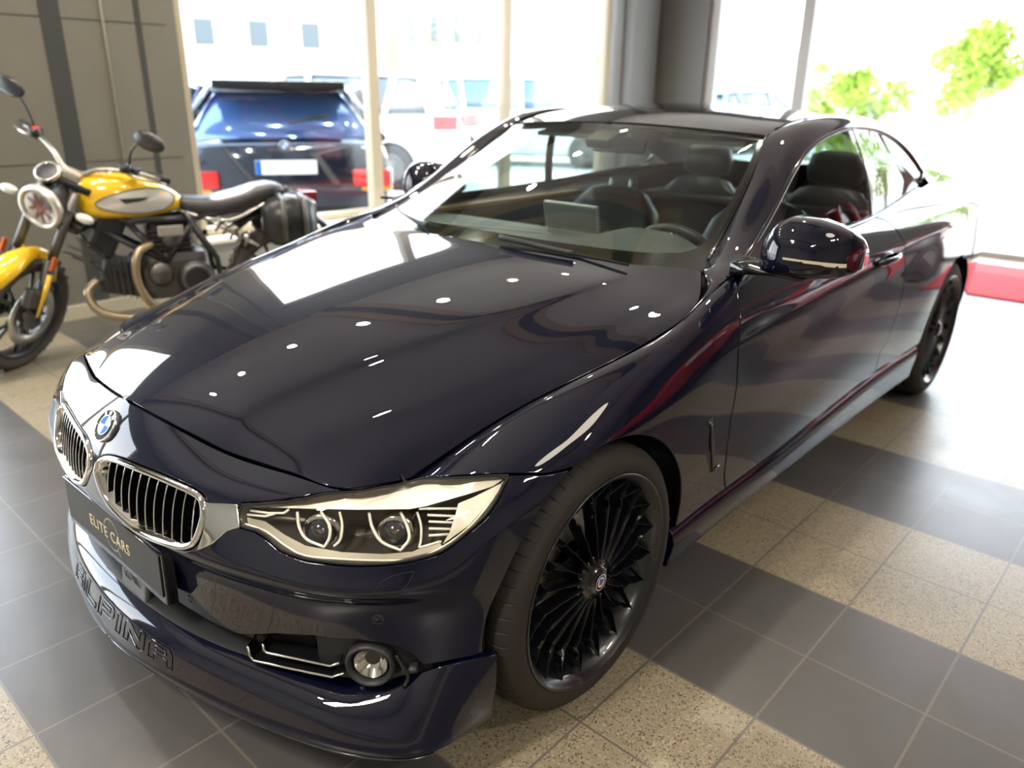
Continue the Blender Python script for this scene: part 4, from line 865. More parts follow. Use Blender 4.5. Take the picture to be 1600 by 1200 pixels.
    if side > 0:
        c0 = M @ Vector((0, 0, -.0030)); Me = frame(c0, (1, 0, 0), (0, 1, 0)) @ Matrix.Rotation(math.radians(-18), 4, 'Z') @ Matrix.Rotation(math.pi, 4, 'Z')
        Me = frame(c0, (-1, 0, 0), (0, 1, 0)) @ Matrix.Rotation(math.radians(-20), 4, 'Z')
        MB().disc(.0205, .0006, Me, 40).build('badge_ring', M_['white'], cap, inv); MB().disc(.0188, .0009, Me, 40, r0=.0128).build('badge_band', M_['black_gloss'], cap, inv)
        MB().prism([(-.0075, 0), (.0075, 0), (.0085, .0085), (-.0085, .0085)], .0008, .0012, Me).build('badge_blue_half', M_['blue'], cap, inv)
        MB().prism([(-.0075, 0), (0, -.010), (.0075, 0)][::-1] if False else [(-.0075, 0), (-.0065, -.0075), (.0065, -.0075), (.0075, 0)], .0008, .0012, Me).build('badge_red_half', M_['red'], cap, inv)
        for i, ch in enumerate('ALPINA'):
            aa = math.radians(150-24*i); L = Me @ Matrix.Translation((.0158*math.cos(aa), .0158*math.sin(aa), .0011)) @ Matrix.Rotation(aa-math.pi/2, 4, 'Z'); text_mb(ch, .0062, L, .0002).build('badge_letter', M_['white'], cap, inv)
    # brake
    MB().lathe([(.07, -.095), (.172, -.095), (.172, -.125), (.07, -.125)], 64, M).build('brake_disc', M_['brake'], o, inv)
    cal = MB(); secs = []
    for k in range(9):
        a = math.radians(150+60*k/8); secs.append([M @ Vector((r*math.cos(a), r*math.sin(a), h)) for r, h in ((.115, -.06), (.185, -.062), (.195, -.08), (.195, -.15), (.115, -.15))])
    cal.loft(secs); cal.build('brake_caliper', mat('brown_brake_caliper', (.13, .075, .03), .5), o, inv)
    return o
make_wheel(0, .3275, .3275, .245, 1); make_wheel(0, .3275, .3275, .245, -1)
make_wheel(-2.81, .333, .333, .265, 1, youter=.893); make_wheel(-2.81, .333, .333, .265, -1, youter=.893)
# ---- cabin
L_ = M_['leather']
cb = MB(); cb.box((-1.75, 0, .26), (2.7, 1.50, .04)); cb.build('cabin_floor', M_['dark'], car)
for s in (1, -1):
    dp_ = MB(); dp_.loft([[Vector((x, s*.775, .925+zz)), Vector((x, s*.70, .90+zz)), Vector((x, s*.69, .70)), Vector((x, s*.74, .30)), Vector((x, s*.78, .30))] for x, zz in ((-.75, 0), (-1.3, .005), (-1.9, .015), (-2.5, .06))]); q = dp_.build('door_inner_panel', L_, car)
    MB().box((-1.35, s*.70, .80), (1.1, .02, .035), bev=.006).build('door_trim_strip', M_['satin'], q); MB().box((-1.35, s*.735, .915), (1.25, .07, .02), bev=.008).build('door_shoulder_trim', M_['trim_tan'], q)
# dashboard
ds = MB(); secs = []
for y in np.linspace(-.70, .70, 36):
    hump = .045*math.exp(-((y-.36)/.17)**4); xe = -1.02+.04*(y/.7)**2
    secs.append([Vector((-.56-.12*(y/.7)**2, y, .90)), Vector((-.72, y, .917)), Vector((-.86, y, .925+hump*.8)), Vector((xe+.04, y, .920+hump)), Vector((xe, y, .895+hump*.5)), Vector((xe+.03, y, .82)), Vector((-.90, y, .62)), Vector((-.60, y, .60))])
ds.loft(secs, closed_sec=True); dash = ds.build('dashboard', M_['dash'], car)
MB().tube([(-.66, -.62, .925), (-.72, -.2, .937), (-.75, .1, .945)], .003, 5).build('dash_stitching', mat('pale_stitch', (.3, .3, .28), .7), dash)
MB().box((-.955, .03, .975), (.018, .24, .095), Euler((0, math.radians(12), 0)).to_matrix(), .008).build('centre_screen', M_['screen'], dash)
MB().box((-.9445, .03, .975), (.002, .225, .080), Euler((0, math.radians(12), 0)).to_matrix()).build('screen_back', M_['grey_plastic'], dash)
Ms = frame((-1.16, .37, .80), (0, 1, 0), (-.88, 0, .47)); 
sw = MB().tube([Ms @ Vector((.182*math.cos(a), .182*math.sin(a), 0)) for a in np.linspace(0, 2*math.pi, 40, endpoint=False)], .015, 10, closed=True).build('steering_wheel', L_, car)
MB().lathe([(0, .02), (.055, .015), (.07, -.02), (.04, -.07)], 24, Ms).build('airbag_cover', L_, sw)
for a in (0, math.pi, -math.pi/2): MB().tube([Ms @ Vector((.05*math.cos(a), .05*math.sin(a), -.005)), Ms @ Vector((.175*math.cos(a), .175*math.sin(a), 0))], .012, 8, flat=.5).build('wheel_spoke', M_['satin'], sw)
def seat(y, x=-1.62, rear=False):
    so = empty('front_seat' if not rear else 'rear_seat', (x, y, .3), parent=car); iv = Matrix.Translation((-x, -y, -.3))
    def cushion(nm, rows, m_=L_):
        q = MB(); q.loft(rows); return q.build(nm, m_, so, iv)
    def rr(cx, cy, cz, w, t, tilt, pw=.5, n=20):
        out = []
        for k in range(n):
            a = 2*math.pi*k/n; px = math.copysign(abs(math.cos(a))**pw, math.cos(a))*t; py = math.copysign(abs(math.sin(a))**pw, math.sin(a))*w; out.append(Vector((cx+px*math.cos(tilt), cy+py, cz+px*math.sin(tilt))))
        return out
    cushion('seat_back', [rr(x-.02, y, .42, .20, .05, .1), rr(x-.04, y, .45, .25, .075, .2), rr(x-.10, y, .60, .265, .085, .3), rr(x-.16, y, .78, .255, .075, .3), rr(x-.195, y, .88, .225, .065, .35), rr(x-.22, y, .955, .15, .05, .35), rr(x-.225, y, .975, .08, .03, .35)])
    cushion('seat_cushion', [[Vector((x+.50-.02*j, y-.25+.02*i_, z)) for i_, j, z in ((0, 0, .40), (0, 1, .46), (2, 3, .50), (23, 3, .50), (25, 1, .46), (25, 0, .40))], [Vector((x-.02, y-.25+.02*i_, z)) for i_, j, z in ((0, 0, .36), (0, 1, .44), (2, 3, .47), (23, 3, .47), (25, 1, .44), (25, 0, .36))]])
    if rear: cushion('headrest', [rr(x-.235, y, .985, .08, .025, .2), rr(x-.235, y, 1.0, .125, .045, .2), rr(x-.24, y, 1.06, .135, .052, .2), rr(x-.245, y, 1.12, .12, .045, .2), rr(x-.25, y, 1.14, .07, .02, .2)])
    for d in (-.055, .055): MB().tube([(x-.22, y+d, .93), (x-.235, y+d, 1.012)], .0065, 8).build('headrest_post', M_['chrome'], so, iv)
seat(.37); seat(-.37); seat(.34, -2.38, True); seat(-.34, -2.38, True)
MB().box((-1.5, 0, .45), (1.0, .20, .25), bev=.04).build('centre_console', L_, car)
MB().box((-2.68, 0, .88), (.5, 1.25, .03), bev=.01).build('parcel_shelf', M_['leather'], car); MB().box((-2.55, 0, .60), (.1, 1.3, .55)).build('rear_bulkhead', M_['dark'], car)
hd = MB(); Pr = [SR.ev(u, v)[0]-np.array([0, 0, .03]) for u in np.linspace(.15, 4.9, 12) for v in np.linspace(0, 3.9, 8)]; hd.add([V3(q) for q in Pr], [(i*8+j, i*8+j+1, (i+1)*8+j+1, (i+1)*8+j) for i in range(11) for j in range(7)]); whole(hd, 'headlining', M_['headliner'], car)
MB().box((-1.28, 0, 1.205), (.03, .23, .06), Euler((0, math.radians(-15), 0)).to_matrix(), .012).build('rear_view_mirror', M_['black_plastic'], car); MB().box((-1.19, 0, 1.235), (.12, .11, .035), Euler((0, math.radians(22), 0)).to_matrix(), .01).build('mirror_sensor_housing', M_['black_plastic'], car)
for s in (1, -1): MB().box((-1.42, s*.30, 1.235), (.14, .34, .018), Euler((0, math.radians(8), 0)).to_matrix(), .008).build('sun_visor', M_['headliner'], car)
# sunroof and roof channel
sr = panel(SR, [(1.15, 0), (1.15, 2.3), (3.4, 2.3), (3.4, 0)], S=(.27, .15), step=.04, noflange=ycv, gap=0, r=.001, depth=.003, lift=.0015); whole(sr, 'sunroof_glass', M_['black_gloss'], car)
rg, _ = onsurf(SA, [(u, 0.1) for u in np.linspace(4.3, 9.2, 50)], .0005); both(MB().tube([tuple(q) for q in rg], .0055, 6), 'roof_channel', M_['black_gloss'], car)
hdr, _ = onsurf(SW, [(4, v) for v in np.linspace(0, 4, 24)], .001); whole(MB().tube([tuple(q) for q in hdr], .004, 6), 'windscreen_seal', M_['dark'], car)
psl, _ = onsurf(SW, [(u, 3.97) for u in np.linspace(.4, 4, 24)], .001); both(MB().tube([tuple(q) for q in psl], .005, 6), 'pillar_seal', M_['black_gloss'], car)
# ---------------------------------------------------------------- the showroom
def floor_material():
    m = bpy.data.materials.new('floor_tiles'); m.use_nodes = True; nt = m.node_tree; N = nt.nodes; Lk = nt.links; b = N['Principled BSDF']
    def math_(op, a, b_=None, c=None):
        n = N.new('ShaderNodeMath'); n.operation = op
        for i, q in enumerate((a, b_, c)):
            if q is None: continue
            if isinstance(q, (int, float)): n.inputs[i].default_value = q
            else: Lk.new(q, n.inputs[i])
        return n.outputs[0]
    t = N.new('ShaderNodeTexCoord'); mp = N.new('ShaderNodeMapping'); mp.vector_type = 'TEXTURE'
    mp.inputs['Location'].default_value = (-.2011, .9188, 0); mp.inputs['Rotation'].default_value = (0, 0, -.0132); mp.inputs['Scale'].default_value = (.2952, .2952, 1)
    Lk.new(t.outputs['Object'], mp.inputs['Vector']); s = N.new('ShaderNodeSeparateXYZ'); Lk.new(mp.outputs[0], s.inputs[0])
    X, Y = s.outputs['X'], s.outputs['Y']
    fx = math_('FRACT', math_('ADD', X, 400.0)); fy = math_('FRACT', math_('ADD', Y, 400.0))
    ex = math_('MINIMUM', fx, math_('SUBTRACT', 1.0, fx)); ey = math_('MINIMUM', fy, math_('SUBTRACT', 1.0, fy)); e = math_('MINIMUM', ex, ey)
    grout = math_('LESS_THAN', e, .011)
    # bands two rows deep: local x is minus the row index
    row = math_('FLOOR', math_('MULTIPLY', X, -.5)); tan_ = math_('MODULO', math_('ADD', math_('MULTIPLY', math_('FLOOR', math_('MULTIPLY', math_('ADD', math_('MULTIPLY', X, -1.0), 400.0), .5)), 1.0), 0.0), 2.0)
    wn = N.new('ShaderNodeTexWhiteNoise'); wn.noise_dimensions = '3D'; cb = N.new('ShaderNodeCombineXYZ')
    Lk.new(math_('FLOOR', X), cb.inputs[0]); Lk.new(math_('FLOOR', Y), cb.inputs[1]); Lk.new(cb.outputs[0], wn.inputs['Vector'])
    def noise(sc, det=4, rough=.6):
        n = N.new('ShaderNodeTexNoise'); n.inputs['Scale'].default_value = sc; n.inputs['Detail'].default_value = det; n.inputs['Roughness'].default_value = rough; Lk.new(t.outputs['Object'], n.inputs['Vector']); return n.outputs['Fac']
    def mix(f, a, b_):
        n = N.new('ShaderNodeMix'); n.data_type = 'RGBA'
        if isinstance(f, float): n.inputs['Factor'].default_value = f
        else: Lk.new(f, n.inputs['Factor'])
        for k, q in (('A', a), ('B', b_)):
            if isinstance(q, tuple): n.inputs[k].default_value = (*q, 1)
            else: Lk.new(q, n.inputs[k])
        return n.outputs['Result']
    # beige speckled stone
    vo = N.new('ShaderNodeTexVoronoi'); vo.inputs['Scale'].default_value = 230; Lk.new(t.outputs['Object'], vo.inputs['Vector'])
    sepc = N.new('ShaderNodeSeparateColor'); Lk.new(vo.outputs['Color'], sepc.inputs[0])
    spk = mix(math_('LESS_THAN', sepc.outputs[0], .16), (.27, .225, .15), (.13, .10, .065)); spk = mix(math_('GREATER_THAN', sepc.outputs[1], .88), spk, (.36, .31, .23))
    spk = mix(math_('LESS_THAN', sepc.outputs[2], .022), spk, (.06, .045, .03))
    beige = mix(noise(9), mix(.5, spk, (.21, .175, .12)), spk)
    dark = mix(noise(5, 6, .7), (.062, .057, .053), (.100, .094, .088))
    dark = mix(math_('MULTIPLY', wn.outputs['Value'], .35), dark, (.060, .055, .053))
    base = mix(tan_, dark, beige); base = mix(grout, base, (.13, .115, .095))
    Lk.new(base, b.inputs['Base Color'])
    rr = N.new('ShaderNodeMapRange'); rr.inputs['To Min'].default_value = .22; rr.inputs['To Max'].default_value = .42; Lk.new(noise(6, 5), rr.inputs['Value']); Lk.new(rr.outputs[0], b.inputs['Roughness'])
    bp = N.new('ShaderNodeBump'); bp.inputs['Strength'].default_value = .5; bp.inputs['Distance'].default_value = .0012
    hgt = math_('SUBTRACT', 1.0, grout); hgt = math_('ADD', hgt, math_('MULTIPLY', noise(160, 2), .06)); Lk.new(hgt, bp.inputs['Height']); Lk.new(bp.outputs[0], b.inputs['Normal'])
    b.inputs['Specular IOR Level'].default_value = .6
    return m
def struct(mb, name, m): o = mb.build(name, m); o['kind'] = 'structure'; return o
XB, XF, YR, YL, ZC = -7.0, 6.0, -3.48, 8.0, 3.6
struct(MB().box(((XB+XF)/2, (YR+YL)/2-.1, -.05), (XF-XB+.4, YL-YR+.4, .1)), 'floor', floor_material())
cm = noise_rough(mat('grey_ceiling', (.78, .72, .64), .8), 3, .7, .9)
struct(MB().box(((XB+XF)/2, (YR+YL)/2, ZC+.05), (XF-XB+.4, YL-YR+.4, .1)), 'ceiling', cm)
wm = noise_rough(mat('grey_wall_panel', (.135, .127, .102), .55), 5, .5, .65, colvar=.06)
wm2 = mat('dark_groove', (.03, .033, .03), .7); wtan = mat('cream_window_frame', (.42, .36, .26), .5); wgrey = mat('grey_column', (.16, .16, .15), .6)
wwhite = mat('pale_wall', (.42, .41, .38), .7); plm = mat('stone_plinth', (.42, .38, .28), .5)
# right-hand wall (windows behind the car)
def wallseg(x0, x1, name='wall_right', m=None, y=YR, z0=0, z1=ZC, th=.24): return struct(MB().box(((x0+x1)/2, y-th/2, (z0+z1)/2), (abs(x1-x0), th, z1-z0)), name, m or wm)
wallseg(-1.34, .13)
WZ0, WZ1 = .40, 2.85
wallseg(-6.35, -1.34, z1=WZ0-.03, m=wwhite); wallseg(-6.35, -1.34, z0=WZ1); wallseg(XF, 4.3); wallseg(.13, 4.3, z1=.25); wallseg(.13, 4.3, z0=2.7); wallseg(XB, -6.35, m=wgrey)
# panel joints, plinth and dark recess of the solid wall
for x, w, m in ((-.60, .11, wm2), (-1.10, .035, wm2)): struct(MB().box((x, YR+.001, ZC/2), (w, .006, ZC)), 'trim_1', m)
for z in (.95, 1.75, 2.55): struct(MB().box((-.62, YR+.0005, z), (1.3, .003, .006)), 'trim_2', wm2)
tag(MB().tube([(-.885, YR+.012, ZC), (-.885, YR+.012, .95)], .0065, 8).build('wall_cable', mat('pale_cable', (.50, .47, .38), .5)), 'thin pale cable hanging straight down the grey wall behind the motorcycle', 'cable')
struct(MB().box((-.605, YR+.012, .045), (1.46, .03, .09), bev=.003), 'baseboard_right', plm)
def win(x0, x1, y, n, axis='x', z0=WZ0, z1=WZ1, nm=1, fw=.10, fm=None, at=None):
    fm = fm or wtan; fr = MB(); dep = .09
    def b(u0, u1, a, c):
        cx = (u0+u1)/2
        if axis == 'x': fr.box((cx, y, (a+c)/2), (u1-u0, dep, c-a), bev=.004)
        else: fr.box((y, cx, (a+c)/2), (dep, u1-u0, c-a), bev=.004)
    for k in range(n+1):
        u = at[k] if at else x0+(x1-x0)*k/n; b(u-fw/2, u+fw/2, z0, z1)
    b(x0, x1, z0, z0+.05); b(x0, x1, z1-.06, z1)
    f = struct(fr, 'window_%d' % nm, fm); g = MB()
    if axis == 'x': g.box(((x0+x1)/2, y, (z0+z1)/2), (x1-x0-.02, .012, z1-z0-.02))
    else: g.box((y, (x0+x1)/2, (z0+z1)/2), (.012, x1-x0-.02, z1-z0-.02))
    p = g.build('window_pane', M_['pane'], f); return f
win(-6.20, -1.37, YR-.12, 3, nm=1); win(.16, 4.28, YR-.12, 3, z0=.27, z1=2.7, nm=2)
struct(MB().box((-3.8, YR-.06, WZ0-.02), (5.0, .30, .03), bev=.004), 'trim_3', mat('white_sill', (.75, .73, .66), .4))
# rounded pipe columns at the corner
struct(MB().box((-6.62, YR+.06, ZC/2), (.50, .13, ZC)), 'trim_4', wgrey)
# back wall: glazed shop front
struct(MB().box((XB-.12, -3.16, ZC/2), (.24, .66, ZC)), 'wall_back', wgrey)
struct(MB().box((XB-.12, (YR+YL)/2, ZC-.2), (.24, YL-YR, .4)), 'wall_back', wgrey)
win(-2.82, 2.3, XB-.1, 3, axis='y', z0=.0, z1=3.2, nm=3, fw=.12, fm=mat('white_shop_frame', (.40, .39, .37), .4), at=(-2.78, -1.75, 1.25, 2.25))
struct(MB().box((XB-.12, (2.3+YL)/2, ZC/2), (.24, YL-2.3, ZC)), 'wall_back', wm)
# side and front walls behind the photographer
struct(MB().box(((XB+XF)/2, YL+.1, ZC/2), (XF-XB, .2, ZC)), 'wall_left', mat('light_wall', (.30, .28, .24), .7))
struct(MB().box((XF+.1, (YR+YL)/2, ZC/2), (.2, YL-YR, ZC)), 'wall_front', wwhite)
# red mat by the shop front
tag(MB().box((-5.95, .95, .006), (1.35, 1.9, .012), bev=.003).build('door_mat', noise_rough(mat('red_mat_pile', (.62, .028, .035), .9), 60, .8, 1, .5, 300)), 'flat red entrance mat lying on the floor by the bright shop front', 'mat')
# ceiling spotlights, in a row above the car
se = mat('lamp_glow', (1, 1, 1), .5, emit=(1.0, .93, .82), es=90); sh = mat('lamp_housing', (.75, .74, .70), .4)
def spot(x, y, z=ZC, r=.032):
    o = empty('ceiling_spotlight', (x, y, z), label='small round white ceiling spotlight set in the grey ceiling', cat='spotlight', group='ceiling spotlights')
    MB().lathe([(r, 0), (r+.02, 0), (r+.02, -.012), (r+.004, -.016), (r, -.004)], 24).build('housing', sh, o); MB().disc(r, -.006, seg=24).build('glowing_lens', se, o)
    d = bpy.data.lights.new('spot_beam', 'SPOT'); d.energy = 60; d.spot_size = 2.0; d.spot_blend = .6; d.shadow_soft_size = .05; d.color = (1.0, .9, .76)
    l = bpy.data.objects.new('spot_beam', d); link(l, o); l.location = (0, 0, -.03); return o
for i in range(9): spot(2.2-.89*i, -2.25)
for i in range(3): spot(2.6-2.6*i, .1)
# striped beams crossing the ceiling
for bx in (-1.75, 2.15):
    struct(MB().box((bx, (YR+YL)/2, ZC-.05), (.16, YL-YR, .10)), 'trim_5', mat('beam_black', (.01, .01, .011), .4))
    for d in (-.15, .15): struct(MB().box((bx+d, (YR+YL)/2, ZC-.045), (.14, YL-YR, .09)), 'trim_6', mat('beam_tan', (.62, .44, .24), .5))
# large round pendant lamp behind the photographer
pl = empty('pendant_lamp', (-1.3, 2.75, 3.1), label='large round flat pendant lamp hanging from the ceiling', cat='lamp')
MB().lathe([(.0, .20), (1.25, .20), (1.27, .16), (1.25, .12), (.0, .12)], 64).build('round_canopy', mat('canopy_grey', (.5, .47, .42), .7), pl); MB().lathe([(.0, .06), (.44, .06), (.45, .0), (.43, 0)], 48).build('shade', sh, pl); MB().disc(.43, .002).build('diffuser', mat('pendant_glow', (1, 1, 1), .5, emit=(1.0, .90, .74), es=5), pl); MB().tube([(0, 0, .06), (0, 0, .5)], .008).build('cord', M_['black_plastic'], pl)
# ---------------------------------------------------------------- outside ground
og = noise_rough(mat('pale_paving', (.55, .54, .50), .8), 2, .7, .9)
struct(MB().box((-20, -43.8, -.18), (160, 80, .1)), 'ground_1', og); struct(MB().box((-47.2, 10, -.16), (80, 60, .1)), 'ground_2', og)
# ---------------------------------------------------------------- the motorcycle (own frame: x forward from the front axle, y left)
bike = empty('motorcycle', (.085, -2.80, 0), (0, 0, -.331), label='yellow and black motorcycle with silver tank sides parked against the grey wall', cat='motorcycle')
SHp = Vector((-.33, 0, .80)); AXs = Vector((-math.sin(math.radians(24)), 0, math.cos(math.radians(24)))); STR = Matrix.Translation(SHp) @ Matrix.Rotation(.95, 4, AXs) @ Matrix.Translation(-SHp)
YEL = mat('yellow_paint', (.85, .52, .012), .2, 0, 1); GUN = mat('engine_alloy', (.13, .125, .115), .4, .8); FRM = mat('frame_black', (.02, .02, .022), .35); TAN = mat('bronze_exhaust', (.42, .33, .22), .35, .8); SEAT = mat('black_seat_vinyl', (.03, .03, .032), .38)
TIRE2 = noise_rough(mat('dusty_tyre_rubber', (.07, .06, .05), .8), 12, .7, .95, .5, 40, .3)
def bb(mb, nm, m, par=None, steer=False):
    if steer: mb.xf(STR)
    return mb.build(nm, m, par or bike)
def bwheel(x, z, R, w, steer, nm):
    M0 = frame((x, 0, z), (1, 0, 0), (0, 1, 0)); RI = R-.075
    t = MB().lathe([(RI, -w*.36), (RI+.03, -w*.5), (R-.025, -w*.46), (R-.006, -w*.25), (R, 0), (R-.006, w*.25), (R-.025, w*.46), (RI+.03, w*.5), (RI, w*.36)], 64, M0)
    blocks = MB()
    for k in range(30):
        a = 2*math.pi*k/30
        for off, ww in ((-.03, .02), (.0, .016), (.03, .02)):
            q = M0 @ Vector(((R-.001-abs(off)*.25)*math.cos(a+off*2), (R-.001-abs(off)*.25)*math.sin(a+off*2), off)); t.box(q, (.030, ww, .010), Matrix(((math.cos(a+math.pi/2), 0, math.sin(a+math.pi/2)), (0, 1, 0), (-math.sin(a+math.pi/2), 0, math.cos(a+math.pi/2)))).transposed(), .002)
    w_ = bb(t, nm, TIRE2, None, steer)
    bb(MB().lathe([(RI+.004, -w*.36), (RI+.006, -w*.40), (RI-.010, -w*.36), (RI-.018, 0), (RI-.010, w*.36), (RI+.006, w*.40), (RI+.004, w*.36)], 64, M0), 'rim', FRM, w_, steer)
    for k in range(5):
        for d in (-.17, .17):
            a = 2*math.pi*k/5+.3; s = MB().tube([M0 @ Vector((.035*math.cos(a), .035*math.sin(a), .0)), M0 @ Vector((.12*math.cos(a+d*.5), .12*math.sin(a+d*.5), .012)), M0 @ Vector(((RI-.012)*math.cos(a+d*1.3), (RI-.012)*math.sin(a+d*1.3), 0))], [.016, .010, .010], 8); bb(s, 'spoke', GUN, w_, steer)
    bb(MB().lathe([(0, .06), (.03, .06), (.035, .03), (.05, .02), (.05, -.02), (.035, -.03), (.03, -.06), (0, -.06)], 24, M0), 'hub', FRM, w_, steer)
    d = MB().lathe([(.105, .062), (.160, .062), (.160, .067), (.105, .067)], 48, M0, close=True); bb(d, 'brake_disc', mat('disc_steel', (.5, .48, .44), .3, 1), w_, steer)
    for k in range(6):
        a = math.pi*k/3; bb(MB().tube([M0 @ Vector((.045*math.cos(a), .045*math.sin(a), .055)), M0 @ Vector((.108*math.cos(a+.25), .108*math.sin(a+.25), .064))], .006, 6), 'disc_carrier', GUN, w_, steer)
    return w_
bwheel(0, .317, .317, .115, True, 'front_wheel'); bwheel(-1.40, .32, .32, .17, False, 'rear_wheel')
for s in (1, -1):
    f = bb(MB().tube([(.03, s*.095, .317), (.03-.13, s*.095, .317+.30)], .030, 14), 'fork_leg', FRM, None, True)
    bb(MB().tube([(.03-.12, s*.095, .317+.27), (-.275, s*.095, .93)], .023, 14), 'fork_tube', GUN, f, True)
    bb(MB().box((.035, s*.095, .33), (.07, .05, .09), bev=.012), 'axle_clamp', GUN, f, True)
    gs = MB(); P = [Vector((.045, s*.130, .36)), Vector((.00, s*.133, .46)), Vector((-.045, s*.133, .57))]; gs.tube(P, [.010, .018, .020], 8, flat=.45); bb(gs, 'fork_guard', YEL, f, True)
    bb(MB().box((-.065, s*.136, .625), (.03, .012, .07), Euler((0, math.radians(-24), 0)).to_matrix(), .004), 'orange_reflector', mat('orange_reflector', (.6, .12, .02), .25), f, True)
    ind = bb(MB().tube([(-.20, s*.11, .86), (-.20, s*.16, .86)], .007, 8), 'indicator_stalk', FRM, None, True)
    bb(MB().sphere((-.195, s*.205, .86), (.026, .048, .024), 16, 10), 'indicator_lens', mat('pale_indicator', (.62, .60, .56), .2, 0, .5), ind, True)
bb(MB().box((.045, .10, .46), (.075, .05, .10), Euler((0, math.radians(-24), 0)).to_matrix(), .014), 'brake_caliper', GUN, None, True)
# mudguard
m = MB(); secs = []
for k in range(22):
    a = math.radians(52+88*k/21); r = .342+.012*math.sin(k/21*math.pi); er = Vector((math.cos(a), 0, math.sin(a))); c = Vector((0, 0, .317))+er*r; wd = .075*(.55+.45*math.sin(math.pi*min(1, (k+1.5)/13)))
    secs.append([c+Vector((0, y*wd, 0))-er*(.045*abs(y)**2.5) for y in np.linspace(-1, 1, 9)]+[c+Vector((0, y*wd*.94, 0))-er*(.006+.045*abs(y)**2.5) for y in np.linspace(1, -1, 9)])
m.loft(secs)
for s in (1, -1): m.tube([(-.10, s*.072, .62), (-.14, s*.080, .56), (-.135, s*.085, .47)], [.030, .024, .012], 8, flat=.3)
bb(m, 'front_mudguard', YEL, None, True)
# headlamp, instrument, yokes
Mh = frame((-.155, 0, .855), (0, 1, 0), (.985, 0, -.10))
hl_ = bb(MB().lathe([(0, -.15), (.05, -.145), (.085, -.10), (.098, -.03), (.102, .0)], 40, Mh), 'headlamp', FRM, None, True)
bb(MB().lathe([(.098, -.02), (.112, -.018), (.114, .005), (.105, .022), (.094, .024), (.088, .012)], 48, Mh), 'lamp_ring', mat('brushed_lamp_ring', (.70, .68, .62), .3, .6), hl_, True)
bb(MB().lathe([(0, .030), (.05, .026), (.078, .016), (.088, .010)], 40, Mh), 'lamp_glass', M_['lens'], hl_, True)
bb(MB().lathe([(0, -.01), (.03, -.004), (.06, .004), (.086, .010)], 40, Mh), 'lamp_reflector', mat('lamp_reflector', (.62, .60, .56), .25, .5), hl_, True)
m = MB()
for k in range(4): m.box(Mh @ Vector((0, 0, .013)), (.006, .012, .15), (Matrix.Rotation(math.pi*k/4+.4, 3, Mh.to_3x3() @ Vector((0, 0, 1)))))
bb(m, 'reflector_cross', mat('dark_red_print', (.20, .06, .05), .4), hl_, True)
bb(MB().lathe([(.0, -.03), (.045, -.03), (.056, 0), (.056, .02), (.050, .024), (0, .020)], 32, frame((-.245, -.03, .995), (0, 1, 0), (.55, 0, .83))), 'instrument', FRM, None, True)
bb(MB().lathe([(.048, .022), (.056, .026), (.059, .02), (.058, 0)], 32, frame((-.245, -.03, .995), (0, 1, 0), (.55, 0, .83))), 'instrument_ring', M_['satin'], None, True)
for z, w in ((.93, .13), (.74, .13)): bb(MB().box((-.33+.02-(z-.8)*.44, 0, z), (.10, .27, .035), bev=.012), 'fork_yoke', FRM, None, True)
bb(MB().box((-.30, .0, .80), (.13, .12, .20), bev=.03), 'headstock', FRM)
# handlebar
hb_ = smoothpath([(-.55, .42, 1.045), (-.47, .26, 1.055), (-.41, .13, 1.035), (-.385, .05, .985), (-.385, -.05, .985), (-.41, -.13, 1.035), (-.47, -.26, 1.055), (-.55, -.42, 1.045)], 5)
bar = bb(MB().tube(hb_, [.011+.004*math.exp(-((q.y)/.10)**2) for q in hb_], 12), 'handlebar', mat('grey_handlebar', (.40, .38, .34), .35, .8), None, True)
bb(MB().box((-.375, 0, .965), (.06, .13, .05), bev=.012), 'bar_clamp', mat('tan_clamp', (.5, .44, .34), .4, .5), bar, True)
for s in (1, -1):
    bb(MB().tube([(-.555, s*.425, 1.045), (-.515, s*.32, 1.052)], .018, 12), 'grip', M_['rubber'], bar, True)
    bb(MB().box((-.475, s*.27, 1.06), (.05, .05, .05), bev=.01), 'switch_pod', FRM, bar, True)
    bb(MB().lathe([(0, -.02), (.026, -.02), (.028, .018), (0, .022)], 20, frame((-.43, s*.25, 1.085), (1, 0, 0), (0, 0, 1))), 'fluid_reservoir', FRM, bar, True)
    bb(MB().tube(smoothpath([(-.44, s*.24, 1.065), (-.43, s*.32, 1.06), (-.50, s*.43, 1.045)], 4), [.007]*8+[.010], 8, flat=.6), 'lever', M_['satin'], bar, True)
    mm = bb(MB().tube(smoothpath([(-.455, s*.26, 1.075), (-.43, s*.275, 1.17), (-.42, s*.31, 1.235), (-.42, s*.34, 1.255)], 4), .006, 8), 'mirror_stem', FRM, bar, True)
    bb(MB().sphere((-.42, s*.375, 1.275), (.022, .085, .048), 20, 12), 'mirror_head', mat('mirror_shell_black', (.03, .03, .032), .25), mm, True)
bb(MB().box((-.44, -.25, 1.10), (.03, .03, .02), bev=.005), 'red_switch', mat('red_switch', (.6, .05, .06), .4), bar, True)
